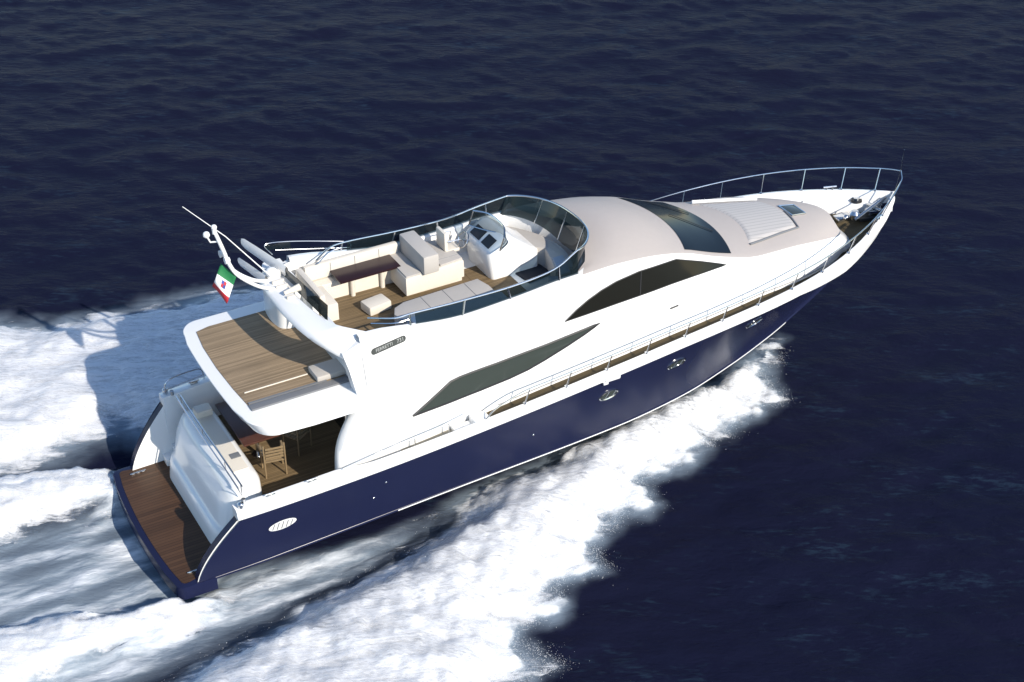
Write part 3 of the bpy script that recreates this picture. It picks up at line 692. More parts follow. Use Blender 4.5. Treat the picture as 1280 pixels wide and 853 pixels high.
# ---- bow rails
def rail_side(s):
    base = lambda x: Vector((x, s * (b_(x) - .1), zs_(x) + BW))
    def topp(x):
        h = .42 + .17 * max(0, min(1, (x - 15) / 6)); lean = .04 + .08 * max(0, min(1, (x - 15) / 6))
        return Vector((x + .12 + .1 * max(0, min(1, (x - 19) / 3)), s * (b_(x) - .1 + lean), zs_(x) + BW + h))
    xs = list(np.arange(9.0, 22.2, .45)) + [22.25]
    pts = [base(8.0), base(8.25) + Vector((0, 0, .18)), Vector((8.7, s * (b_(8.7) - .08), zs_(8.7) + BW + .33))] + [topp(x) for x in xs]
    tip = Vector((22.74, 0, zs_(22.6) + BW + .6)); pts.append(Vector((22.62, s * .16, tip.z))); pts.append(tip)
    q = MB(); q.tube(smooth_path([tuple(p) for p in pts], 3), .018, 8)
    rl = q.build('bow_rail', CHROME, Y)
    for k, x in enumerate([9.05, 10.2, 11.35, 12.5, 13.65, 14.8, 15.95, 17.1, 18.25, 19.4, 20.45, 21.4, 22.15]):
        q = MB(); q.tube([tuple(base(x) - Vector((0, 0, .02))), tuple(topp(x))], .016, 6); q.cyl(base(x) + Vector((0, 0, .015)), .045, .03, n=10); q.build('stanchion', CHROME, rl)
rail_side(-1); rail_side(1)
q = MB(); q.tube([(22.6, 0, 3.55), (22.72, 0, 4.2), (22.76, 0, 4.85)], .012, 6); q.build('jackstaff', CHROME, Y)
# grey tube standing for the deckhouse base groove, low cockpit rails, quarter rails
for s in (-1, 1):
    q = MB(); pts = []
    for x in np.arange(8.6, 19.3, .4):
        z = zb(x) + .12; pts.append((x, s * -(side_y(x, z) - .02), z))
    q.tube(pts, .009, 6); q.build('base_groove_line', GREY, Y)
    q = MB(); q.tube(smooth_path([(4.35, s * 2.62, 2.42), (5.2, s * 2.64, 2.55), (6.2, s * 2.64, 2.66), (7.0, s * 2.62, 2.72), (7.7, s * 2.6, 2.82)], 4), .018, 6)
    rl = q.build('walkway_rail', CHROME, Y)
    for x, zt in ((6.2, 2.66), (7.1, 2.73)):
        q = MB(); q.tube([(x, s * 2.63, deckz(x)), (x, s * 2.63, zt)], .016, 6); q.build('stanchion', CHROME, rl)
    if s > 0:
        q = MB(); q.tube(smooth_path([(1.85, s * 2.5, 2.2), (1.85, s * 2.52, 2.55), (2.05, s * 2.55, 2.68), (2.6, s * 2.62, 2.68), (2.85, s * 2.66, 2.6), (2.9, s * 2.66, 2.25)], 5), .016, 8)
        q.tube([(1.88, s * 2.52, 2.42), (2.88, s * 2.64, 2.45)], .011, 6); q.build('quarter_rail', CHROME, Y)
    q = MB(); q.cyl((1.86, s * 2.6, 2.3), .07, .14, n=14); q.cyl((1.98, s * 2.46, 2.3), .05, .16, n=14); q.ico((1.86, s * 2.6, 2.38), .075, sc=(1, 1, .5)); q.build('stern_fairlead', CHROME, Y)

# ---- bow gear
q = MB(); q.cyl((21.35, .15, deckz(21.3) + .1), .13, .2); q.cyl((21.35, .15, deckz(21.3) + .24), .16, .08, r2=.1); q.box((21.1, .35, deckz(21) + .06), (.5, .3, .12), bev=.03); q.ico((21.0, .1, deckz(21) + .2), .09); wl = q.build('windlass', CHROME, Y)
q = MB(); q.tube(smooth_path([(21.4, .12, deckz(21) + .06), (21.8, .06, deckz(21) + .05), (22.3, 0, zs_(22.3) + .1)], 4), .035, 6); q.build('anchor_chain', GREY, wl)
q = MB(); q.prism([(20.9, .3), (21.6, .06), (22.2, -.02), (22.2, .1), (21.7, .26), (21.0, .55)], deckz(21) - .02, deckz(21) + .08, .02); q.box((21.7, -.15, deckz(21.6) + .08), (.7, .12, .1), rz=R(-14), bev=.02); q.build('anchor_channel', TRIM, Y)
q = MB(); q.tube([(21.2, -.05, deckz(21) + .14), (22.1, .0, zs_(22) + .05)], .05, 8); q.box((21.9, .0, zs_(22) - .1), (.12, .5, .05), bev=.015, rz=R(4)); q.prism([(22.0, -.22), (22.15, 0), (22.0, .22), (21.65, .1), (21.65, -.1)], zs_(22) - .2, zs_(22) - .14, .01); q.build('anchor', CHROME, Y)
q = MB(); q.cyl((21.72, .56, zs_(21.9) - .08), .17, .06, n=20, r2=.15); q.cyl((21.72, .56, zs_(21.9) - .03), .09, .06, n=16, mi=1); q.build('capstan', [BLACK, CHROME], Y)
q = MB(); q.prism([(20.3, 1.25), (20.7, 1.0), (21.3, .62), (21.8, .34), (22.3, .12), (22.3, .25), (21.8, .62), (21.0, 1.1), (20.5, 1.4)], 2.7, zs_(21.5) - .12, .04); q.build('anchor_locker', WHITE, Y)
for s in (1, -1):
    q = MB(); q.cyl((21.2, s * 1.02, zs_(21.2) + BW + .06), .025, .1, n=8); q.cyl((21.05, s * 1.1, zs_(21.2) + BW + .06), .025, .1, n=8); q.tube([(20.95, s * 1.12, zs_(21) + BW + .1), (21.3, s * .98, zs_(21) + BW + .11)], .025, 6); q.build('mooring_cleat', CHROME, Y)
    for x in (2.6, 3.6):
        q = MB(); q.box((x, s * (b_(x) - .2), zs_(x) + BW + .025), (.2, .06, .05), bev=.015); q.tube([(x - .14, s * (b_(x) - .2), zs_(x) + BW + .07), (x + .14, s * (b_(x) - .2), zs_(x) + BW + .07)], .018, 6); q.build('mooring_cleat', CHROME, Y)
    q = MB(); q.box((11.45, s * (b_(11.4) + .03), zs_(11.4) + .0), (.42, .08, .12), bev=.03); q.box((11.24, s * (b_(11.2) + .04), zs_(11.2) - .06), (.14, .07, .07), bev=.02); q.build('fairlead', WHITE, Y)

# ---- portholes, vents, lettering on the hull sides
bmh = bmesh.new(); bmh.from_mesh(hull.data); HB = BVHTree.FromBMesh(bmh); bmh.free()
def hull_y(x, z, s=-1):
    h = HB.ray_cast(Vector((x, s * 6, z)), Vector((0, -s, 0))); return h[0].y if h[0] is not None else s * 2.6
def hull_pt(x, z, s, off): return (x, hull_y(x, z, s) + s * off, z)
for s in (-1, 1):
    for (x, z) in ((11.45, 2.13), (13.5, 2.33), (16.05, 2.62)):
        q = MB(); n = 20; rx, rz = .26, .13; slope = .07
        ringp = [hull_pt(x + rx * math.cos(t), z + rz * math.sin(t) + slope * rx * math.cos(t), s, .012) for t in np.linspace(0, 2 * math.pi, n, endpoint=False)]
        q.add(ringp + [hull_pt(x, z, s, .012)], [(k, (k + 1) % n, n) for k in range(n)]); po = q.build('porthole', GLASS, Y, 60)
        q = MB(); q.tube(ringp + ringp[:1], .028, 6, False); q.tube([hull_pt(x - .1, z - rz, s, .02), hull_pt(x + .02, z + rz, s, .02)], .012, 6); q.tube([hull_pt(x + .1, z - rz, s, .02), hull_pt(x + .2, z + rz * .5, s, .02)], .012, 6); q.build('rim', CHROME, po)  # rim, plus slanted chrome bars imitating diagonal reflections on the glass
    q = MB(); x, z, rx, rz = 2.75, 1.5, .34, .14; n = 24
    ringp = [hull_pt(x + rx * math.cos(t), z + rz * math.sin(t) + .07 * rx * math.cos(t), s, .02) for t in np.linspace(0, 2 * math.pi, n, endpoint=False)]
    q.add(ringp + [hull_pt(x, z, s, .02)], [(k, (k + 1) % n, n) for k in range(n)]); vo = q.build('engine_vent', STRIPE, Y, 60)
    q = MB()
    for k in range(5): xx = x - .22 + .11 * k; hh = rz * math.sqrt(1 - ((xx - x) / rx) ** 2) * .75; q.tube([hull_pt(xx - .03, z - hh, s, .026), hull_pt(xx + .03, z + hh, s, .026)], .010, 5)
    q.build('louvre', GREY, vo)
    for (x, z) in ((5.05, 1.35), (9.35, 1.62), (5.35, 1.75)):
        q = MB(); q.ico(hull_pt(x, z, s, .0), .03, sc=(1, .5, 1)); q.build('through_hull_fitting', CHROME, Y)
def text_on(name, body, size, fn, material, parent, sx=1.0):
    cu = bpy.data.curves.new(name, 'FONT'); cu.body = body; cu.size = size; cu.extrude = 0; cu.resolution_u = 2; cu.align_x = 'CENTER'; cu.align_y = 'CENTER'
    ob = bpy.data.objects.new(name, cu); COL.objects.link(ob); bpy.context.view_layer.update()
    dg = bpy.context.evaluated_depsgraph_get(); me = bpy.data.meshes.new_from_object(ob.evaluated_get(dg)); bpy.data.objects.remove(ob)
    bm = bmesh.new(); bm.from_mesh(me); bmesh.ops.triangulate(bm, faces=bm.faces)
    for v in bm.verts: v.co = Vector(fn(v.co.x * sx, v.co.y))
    bm.to_mesh(me); bm.free(); me.materials.clear(); return link(name, me, material, parent, 0)
NC = (5.89, 5.075); NS = .06                           # name plate on the deckhouse side (x, z)
for s in (-1, 1):
    q = MB(); n = 10; L2, h2 = .46, .075; prof = [(L2 * 1 - h2 + h2 * math.cos(t), h2 * math.sin(t)) for t in np.linspace(-math.pi/2, math.pi/2, n)] + [(-L2 + h2 + h2 * math.cos(t), h2 * math.sin(t)) for t in np.linspace(math.pi/2, 1.5 * math.pi, n)]
    pf = lambda a, b, off: (NC[0] + a, s * -(side_y(NC[0] + a, NC[1] + b + NS * a) - off), NC[1] + b + NS * a)
    V = [pf(a, b, .012) for a, b in prof]; q.add(V + [pf(0, 0, .012)], [(k, (k + 1) % len(V), len(V)) for k in range(len(V))])
    npl = q.build('name_plate', PLATE, Y, 60)
    g_ = 1 if s < 0 else -1
    text_on('plate_word', 'FERRETTI', .11, lambda a, b: pf((a - .12) * g_, b, .02), GREYL, npl)
    text_on('plate_number', '731', .13, lambda a, b: pf((a + .31) * g_, b, .02), GREYL, npl)
    hf = lambda a, b: hull_pt(17.75 + a * (1 if s < 0 else -1), 3.02 + b + .05 * a, s, .012)
    text_on('bow_lettering', 'Ferretti', .17, hf, CHROME, Y)
    q = MB(); q.tube([(13.62, s * -(side_y(13.62, 3.63) - .012), 3.63), (13.86, s * -(side_y(13.86, 3.645) - .012), 3.645)], .022, 6); q.build('side_light', TRIM, Y)

# ---- two teak chairs in the cockpit
def chair(x, y, rz, label):
    r = bpy.data.objects.new('cockpit_chair', None); COL.objects.link(r); r.location = (x, y, 1.252); r.rotation_euler = (0, 0, rz)
    mtx = Y.matrix_basis @ r.matrix_basis; r.matrix_basis = mtx
    q = MB()
    for k in range(5): q.box((-.18 + .09 * k, 0, .44), (.075, .46, .022), bev=.006)
    q.build('seat', TEAKF, r)
    q = MB()
    for k in range(4): q.box((-.24 - .02 * k, 0, .58 + .1 * k), (.02, .44, .06), bev=.006, ry=R(-10))
    q.build('backrest', TEAKF, r)
    for sy in (-1, 1):
        q = MB(); q.box((.03, sy * .26, .66), (.46, .05, .03), bev=.008); q.build('armrest', TEAKF, r)
        for sx in (-1, 1):
            q = MB(); q.tube([(sx * .22, sy * .25, 0), (sx * .22 - (.02 if sx < 0 else 0), sy * .25, .66 if sx > 0 else .95)], .022, 6); q.build('leg', TEAKF, r)
    tag(r, label, 'chair', 'teak chairs in the cockpit'); return r
chair(3.45, -.42, R(80), 'slatted teak armchair in the cockpit nearest the transom locker')
chair(4.3, .15, R(120), 'slatted teak armchair in the cockpit nearer the saloon doors')


# ------------------------------------------------------------------ the sea and its foam (world frame)
def vnoise(x, y, seed, n=256):
    r = np.random.default_rng(seed); g = r.random((n, n)).astype(np.float32)
    xi = np.floor(x).astype(int); yi = np.floor(y).astype(int); fx = x - xi; fy = y - yi
    fx = fx * fx * fx * (fx * (fx * 6 - 15) + 10); fy = fy * fy * fy * (fy * (fy * 6 - 15) + 10)
    a = g[xi % n, yi % n]; b = g[(xi + 1) % n, yi % n]; c = g[xi % n, (yi + 1) % n]; d = g[(xi + 1) % n, (yi + 1) % n]
    return (a * (1 - fx) + b * fx) * (1 - fy) + (c * (1 - fx) + d * fx) * fy
def fbm(x, y, seed, o=4):
    s = 0; a = .5; t = 0
    for k in range(o): s = s + a * vnoise(x * 2 ** k + 17.3 * k, y * 2 ** k + 9.1 * k, seed + k); t += a; a *= .55
    return s / t
POLY = {
'port_wash':[(-12,12.5),(-2.42,11.66),(-1.24,11.89),(-.39,11.61),(.76,10.67),(2.19,10.74),(3.58,10.54),(5.02,10.43),(6.5,10.32),(8.83,9.9),(11.7,8.19),(13,5),(9.11,3),(5.84,3),(3.99,3.3),(2.47,3.4),(1.63,4.24),(1.09,4.93),(-.11,4.46),(-1.21,4.24),(-2.2,4.37),(-3.96,4.42),(-12,4.6)],
'wash_b':[(-12,4.2),(-3.96,4.42),(-2.26,4.1),(-1.12,3.81),(-.21,3.41),(.48,2.98),(.5,1.73),(-.26,1.88),(-1.62,2.01),(-2.78,2.02),(-4.5,1.9),(-12,1.4)],
'wash_d':[(-12,-1.2),(-5.24,-1.56),(-3.61,-1.3),(-2.24,-1.6),(-1.06,-1.97),(-.13,-2.0),(.63,-2.3),(2.22,-2.5),(.25,-3.12),(-.92,-3.25),(-2.4,-3.39),(-3.5,-3.59),(-5.22,-3.75),(-12,-4.2)],
'milky':[(-12,3.6),(-4.14,3.61),(-2.66,2.49),(-.51,1.9),(.83,2.12),(2,2),(2,-1.9),(4.37,-2.23),(6.8,-2.09),(6.94,-2.69),(4.23,-3.48),(1.53,-4.24),(-1.09,-4.86),(-2.93,-5.21),(-12,-6)],
'skirt':[(7.12,-2.11),(5.46,-2.1),(4.4,-2.1),(2.33,-2.1),(.59,-2.1),(.25,-2.29),(.68,-2.95),(2.03,-2.97),(4.11,-2.83),(5.67,-2.63)],
'bow':[(19.4,.4),(18.9,.1),(18.1,-.75),(17.1,-1.95),(15.82,-2.49),(14.3,-3.01),(13.19,-3.35),(12.12,-3.49),(11.78,-4.39),(10.68,-4.47),(9.48,-5.23),(9.26,-5.85),(8.17,-6.02),(7.45,-6.9),(6.61,-6.91),(6.73,-8.14),(5.6,-8.38),(3.91,-10.08),(-5.52,-9.1),(-5.58,-5.6),(-1.09,-4.86),(1.01,-4.12),(2.8,-3.53),(4.12,-3.26),(6.42,-2.42),(8.28,-1.83),(10.52,-1.57),(12.32,-1.42),(14.38,-.97),(15.89,-.69),(17.6,-.2),(18.6,.3)],
}
def sdist(px, py, poly):
    """signed distance, positive inside"""
    P = np.array(poly, float); Q = np.roll(P, -1, 0); d = np.full(px.shape, 1e9); ins = np.zeros(px.shape, bool)
    for (ax, ay), (bx, by) in zip(P, Q):
        ex, ey = bx - ax, by - ay; t = np.clip(((px - ax) * ex + (py - ay) * ey) / (ex * ex + ey * ey + 1e-12), 0, 1)
        d = np.minimum(d, np.hypot(px - ax - t * ex, py - ay - t * ey))
        c = ((ay > py) != (by > py)) & (px < (bx - ax) * (py - ay) / (by - ay + 1e-12) + ax); ins ^= c
    return np.where(ins, d, -d)
def sst(a, b, x): t = np.clip((x - a) / (b - a), 0, 1); return t * t * (3 - 2 * t)

def axis(lo, hi, fine, lo2, hi2, mid, far):
    a = list(np.arange(lo, hi, fine))
    def grow(start, end, step, sgn):
        out = []; p = start; st = fine
        while (p - end) * sgn < 0: st = min(st * 1.08, step); p += sgn * st; out.append(p)
        while abs(p) < far: st *= 1.22; p += sgn * st; out.append(p)
        return out
    return np.array(grow(lo, lo2, mid, -1)[::-1] + a + grow(hi, hi2, mid, 1))
gx = axis(-6.5, 20.5, .085, -16, 52, .2, 1500); gy = axis(-11, 12.5, .085, -18, 46, .2, 1500)
X, Yg = np.meshgrid(gx, gy, indexing='ij')
def sea_waves(X, Yg):
    r = np.random.default_rng(5); Z = np.zeros_like(X)
    mean = math.atan2(.88, .475)
    for lam in np.geomspace(.5, 7, 64):
        th = mean + r.normal(0, .55); k = 2 * math.pi / lam; amp = .0027 * lam ** .9 * (1.3 if .6 < lam < 2.0 else .8 if lam < 3 else .45)
        ph = r.random() * 6.283; a = k * (X * math.cos(th) + Yg * math.sin(th)) + ph
        Z += amp * (np.sin(a) + .25 * np.sin(2 * a + .6))
    env = .55 + .9 * fbm(X * .12, Yg * .12, 91, 3)
    return Z * env
fadeo = 1 - sst(60, 160, np.hypot(X - 10, Yg - 5))
near = (X > -15) & (X < 22) & (Yg > -13) & (Yg < 15)
def fields(x, y):
    """milk = aerated pale water, foam = white foam cover, lift = raised water"""
    n1 = fbm(x * .9, y * .9, 3, 4) - .5; n2 = fbm(x * 2.6, y * 2.6, 23, 4) - .5
    ns = fbm(x * .45, y * 2.2, 41, 4) - .5                                    # streaks along the track
    D = {k: sdist(x, y, v) for k, v in POLY.items()}
    bow = sst(-.12, .55, D['bow'] + n1 * 1.1 + n2 * .7)
    pw = sst(-.1, .8, D['port_wash'] + n1 * 1.2 + n2 * .5)
    wb = sst(-.1, .55, D['wash_b'] + n1 * .7 + ns * .6); wd = sst(-.1, .55, D['wash_d'] + ns * .9 + n1 * .4)
    sk = sst(-.15, .4, D['skirt'] + ns * .5); mk = sst(-.3, .7, D['milky'] + ns * 1.0)
    foam = np.maximum.reduce([bow, pw * np.clip(.75 + n1 * 1.1, .35, 1), wb, wd, sk * .62, mk * np.clip(.34 + ns * 1.3, 0, .75)])
    milk = np.maximum.reduce([sst(-.55, .3, D['bow'] + n1 * .8) * .9, sst(-.9, .5, D['port_wash'] + n1), mk * np.clip(.9 + ns * 1.1, .2, 1), wb, wd, sk * .8])
    tr_ = np.full(x.shape, 9.0)
    TL = [(7.2, -2.55), (4.3, -3.36), (1.7, -3.82), (-1, -4.32), (-3.2, -4.6), (-8, -5.1)]
    for (ax, ay), (bx, by) in zip(TL, TL[1:]):
        t = np.clip(((x - ax) * (bx - ax) + (y - ay) * (by - ay)) / ((bx - ax) ** 2 + (by - ay) ** 2), 0, 1); tr_ = np.minimum(tr_, np.hypot(x - ax - t * (bx - ax), y - ay - t * (by - ay)))
    dark = np.exp(-((tr_ + .35 * n1) / .34) ** 2); foam = foam * (1 - .8 * dark); milk = milk * (1 - .72 * dark)
    lift = bow * np.clip(.15 + .6 * sst(0, 1.8, D['bow']) + n2 * .2, 0, 1) * .55 * (.25 + .75 * sst(.1, 1.5, tr_)) + pw * .28 * sst(0, 1.5, D['port_wash']) + wb * .3 + wd * .26 + n1 * .16 * milk + n2 * .16 * foam
    trough = -.22 * mk * (1 - np.clip(wb + wd, 0, 1))
    return milk, foam, lift + trough, D
milk = np.zeros_like(X); foam = np.zeros_like(X); lift = np.zeros_like(X)
m_, f_, l_, D_ = fields(X[near], Yg[near]); milk[near] = m_; foam[near] = f_; lift[near] = l_
Zw = sea_waves(X, Yg) * fadeo
Z = Zw * (1 - .5 * milk) + lift
# keep the surface under the hull
inb = (X > .4) & (X < 18.5); hw = np.interp(X, [0, 4, 8, 12, 14, 16, 17.5, 18.6], [2.3, 2.36, 2.36, 2.2, 1.9, 1.35, .85, .3]); hid = inb & (np.abs(Yg) < hw)
Z[hid] = np.minimum(Z[hid], 0.02)
def grid_mesh(name, X, Yg, Z, attrs, keep=None):
    nx, ny = X.shape; idx = np.arange(nx * ny).reshape(nx, ny)
    q = np.stack([idx[:-1, :-1], idx[1:, :-1], idx[1:, 1:], idx[:-1, 1:]], -1).reshape(-1, 4)
    V = np.stack([X, Yg, Z], -1).reshape(-1, 3).astype(np.float32)
    A = {k: a.reshape(-1).astype(np.float32) for k, a in attrs.items()}
    if keep is not None:
        q = q[keep[:-1, :-1].reshape(-1)]; used = np.unique(q); mp = np.zeros(nx * ny, int); mp[used] = np.arange(len(used)); q = mp[q]; V = V[used]; A = {k: a[used] for k, a in A.items()}
    me = bpy.data.meshes.new(name); me.vertices.add(len(V)); me.vertices.foreach_set('co', V.ravel())
    me.loops.add(len(q) * 4); me.loops.foreach_set('vertex_index', q.ravel().astype(np.int32))
    me.polygons.add(len(q)); me.polygons.foreach_set('loop_start', np.arange(0, len(q) * 4, 4, dtype=np.int32))
    me.update(calc_edges=True); me.polygons.foreach_set('use_smooth', np.ones(len(q), bool))
    for k, a in A.items(): at = me.attributes.new(k, 'FLOAT', 'POINT'); at.data.foreach_set('value', a)
    return me

SEA = bpy.data.materials.new('sea_water'); SEA.use_nodes = True; N = SEA.node_tree; L = N.links; B = N.nodes['Principled BSDF']
tc = nd(SEA, 'ShaderNodeTexCoord')
def attr(m, n): a = nd(m, 'ShaderNodeAttribute'); a.attribute_name = n; return a.outputs['Fac']
def mth(m, op, a, b=None, c=None, clamp=False):
    n = nd(m, 'ShaderNodeMath', operation=op); n.use_clamp = clamp
    for i, v in enumerate((a, b, c)):
        if v is None: continue
        if isinstance(v, (int, float)): n.inputs[i].default_value = v
        else: m.node_tree.links.new(v, n.inputs[i])
    return n.outputs[0]
def noise(m, scale, detail=4.0, stretch=None, rot=0, rough=.55, dist=0.0):
    n = nd(m, 'ShaderNodeTexNoise', Scale=scale, Detail=detail, Roughness=rough, Distortion=dist); tcn = nd(m, 'ShaderNodeTexCoord')
    if stretch:
        mp = nd(m, 'ShaderNodeMapping'); mp.vector_type = 'TEXTURE'; mp.inputs['Scale'].default_value = tuple(1 / q for q in stretch); mp.inputs['Rotation'].default_value = (0, 0, rot)
        m.node_tree.links.new(tcn.outputs['Object'], mp.inputs[0]); m.node_tree.links.new(mp.outputs[0], n.inputs['Vector'])
    else: m.node_tree.links.new(tcn.outputs['Object'], n.inputs['Vector'])
    return n.outputs[0]
fm, mkn = attr(SEA, 'foam'), attr(SEA, 'milk')
fine = noise(SEA, 4.5, 7.0, (.35, 1.7, 1), R(-8), .62, .4); strk = noise(SEA, 1.5, 6.0, (.25, 1.8, 1), R(4), .6, .3)
ff = mth(SEA, 'ADD', mth(SEA, 'MULTIPLY', mth(SEA, 'SUBTRACT', fine, .5), .8), fm)
ff = mth(SEA, 'ADD', ff, mth(SEA, 'MULTIPLY', mth(SEA, 'SUBTRACT', strk, .5), .4))
mr = nd(SEA, 'ShaderNodeMapRange', interpolation_type='SMOOTHSTEP'); L.new(ff, mr.inputs[0]); mr.inputs[1].default_value = .18; mr.inputs[2].default_value = .98
fac = mth(SEA, 'MULTIPLY', mr.outputs[0], mth(SEA, 'MINIMUM', mth(SEA, 'MULTIPLY', fm, 4.0), 1.0))
blot = noise(SEA, .16, 3.0)
c1 = nd(SEA, 'ShaderNodeMix', data_type='RGBA'); L.new(blot, c1.inputs[0]); c1.inputs[6].default_value = (.0066, .0090, .0240, 1); c1.inputs[7].default_value = (.0088, .0094, .0240, 1)
teal = nd(SEA, 'ShaderNodeMapRange', interpolation_type='SMOOTHSTEP'); L.new(mth(SEA, 'MULTIPLY', noise(SEA, .55, 4.0, (.6, 1.5, 1), R(-29), .6, .6), noise(SEA, 5.0, 5.0, (.5, 1.6, 1), R(-29), .65)), teal.inputs[0]); teal.inputs[1].default_value = .28; teal.inputs[2].default_value = .44; teal.inputs[4].default_value = .55
c0 = nd(SEA, 'ShaderNodeMix', data_type='RGBA'); L.new(teal.outputs[0], c0.inputs[0]); L.new(c1.outputs[2], c0.inputs[6]); c0.inputs[7].default_value = (.019, .035, .058, 1); c1 = c0
c2 = nd(SEA, 'ShaderNodeMix', data_type='RGBA'); mk2 = mth(SEA, 'MULTIPLY', mkn, mth(SEA, 'MULTIPLY_ADD', strk, .7, .45), clamp=True); L.new(mk2, c2.inputs[0]); L.new(c1.outputs[2], c2.inputs[6]); c2.inputs[7].default_value = (.26, .325, .39, 1)
c3 = nd(SEA, 'ShaderNodeMix', data_type='RGBA'); L.new(fac, c3.inputs[0]); L.new(c2.outputs[2], c3.inputs[6]); c3.inputs[7].default_value = (.78, .80, .82, 1)
L.new(c3.outputs[2], B.inputs['Base Color'])
rr = nd(SEA, 'ShaderNodeMapRange'); L.new(mth(SEA, 'MAXIMUM', fac, mth(SEA, 'MULTIPLY', mkn, .5)), rr.inputs[0]); rr.inputs[3].default_value = .2; rr.inputs[4].default_value = .8; L.new(rr.outputs[0], B.inputs['Roughness'])
B.inputs['IOR'].default_value = 1.33; B.inputs['Specular IOR Level'].default_value = .018
rip = noise(SEA, 2.6, 6.0, (.8, 1.8, 1), R(-29), .6, .3); rip2 = noise(SEA, 9.0, 4.0, (.8, 1.7, 1), R(-20), .62)
hgt = mth(SEA, 'ADD', mth(SEA, 'MULTIPLY', rip, .075), mth(SEA, 'MULTIPLY', rip2, .016))
hgt = mth(SEA, 'ADD', hgt, mth(SEA, 'MULTIPLY', mth(SEA, 'MULTIPLY', fine, fm), .06))
bmp = nd(SEA, 'ShaderNodeBump', Strength=.6, Distance=1.0); L.new(hgt, bmp.inputs['Height']); L.new(bmp.outputs[0], B.inputs['Normal'])
sea = link('sea', grid_mesh('sea', X, Yg, Z, {'foam': foam, 'milk': milk}), SEA, None, 0)
sea.data.polygons.foreach_set('use_smooth', [True] * len(sea.data.polygons))
tag(sea, 'dark navy open sea with small wind ripples and the yacht wake', 'sea', kind='structure')

# raised white water: stacked shells of broken foam
FOAM = bpy.data.materials.new('white_water'); FOAM.use_nodes = True; N = FOAM.node_tree; L = N.links; B = N.nodes['Principled BSDF']
B.inputs['Base Color'].default_value = (.85, .86, .88, 1); B.inputs['Roughness'].default_value = .9; B.inputs['Specular IOR Level'].default_value = .1
B.inputs['Subsurface Weight'].default_value = 0
dn = attr(FOAM, 'dens')
f1 = noise(FOAM, 2.6, 9.0, (.34, 1.9, .8), R(-20), .68, .5); f2 = noise(FOAM, 13.0, 6.0, (.38, 1.8, 1), R(-24), .7)
aa = mth(FOAM, 'ADD', dn, mth(FOAM, 'MULTIPLY', mth(FOAM, 'SUBTRACT', f1, .5), 1.5)); aa = mth(FOAM, 'ADD', aa, mth(FOAM, 'MULTIPLY', mth(FOAM, 'SUBTRACT', f2, .5), 1.0))
mr = nd(FOAM, 'ShaderNodeMapRange', interpolation_type='SMOOTHSTEP'); L.new(aa, mr.inputs[0]); mr.inputs[1].default_value = .34; mr.inputs[2].default_value = 1.0
al = mth(FOAM, 'MULTIPLY', mr.outputs[0], mth(FOAM, 'MINIMUM', mth(FOAM, 'MULTIPLY', dn, 3.0), .80))
tr_ = nd(FOAM, 'ShaderNodeBsdfTransparent'); mx = nd(FOAM, 'ShaderNodeMixShader'); L.new(al, mx.inputs[0]); L.new(tr_.outputs[0], mx.inputs[1])
tl = nd(FOAM, 'ShaderNodeBsdfTranslucent'); tl.inputs[0].default_value = (.86, .88, .90, 1); m2 = nd(FOAM, 'ShaderNodeMixShader'); m2.inputs[0].default_value = .14
L.new(B.outputs[0], m2.inputs[1]); L.new(tl.outputs[0], m2.inputs[2]); L.new(m2.outputs[0], mx.inputs[2])
L.new(mx.outputs[0], N.nodes['Material Output'].inputs[0])
bmp = nd(FOAM, 'ShaderNodeBump', Strength=.42, Distance=1.0); L.new(mth(FOAM, 'ADD', mth(FOAM, 'MULTIPLY', f1, .10), mth(FOAM, 'MULTIPLY', f2, .04)), bmp.inputs['Height']); L.new(bmp.outputs[0], B.inputs['Normal'])
seaZ = lambda x, y: None
from_x = np.arange(-6.4, 20.4, .075)
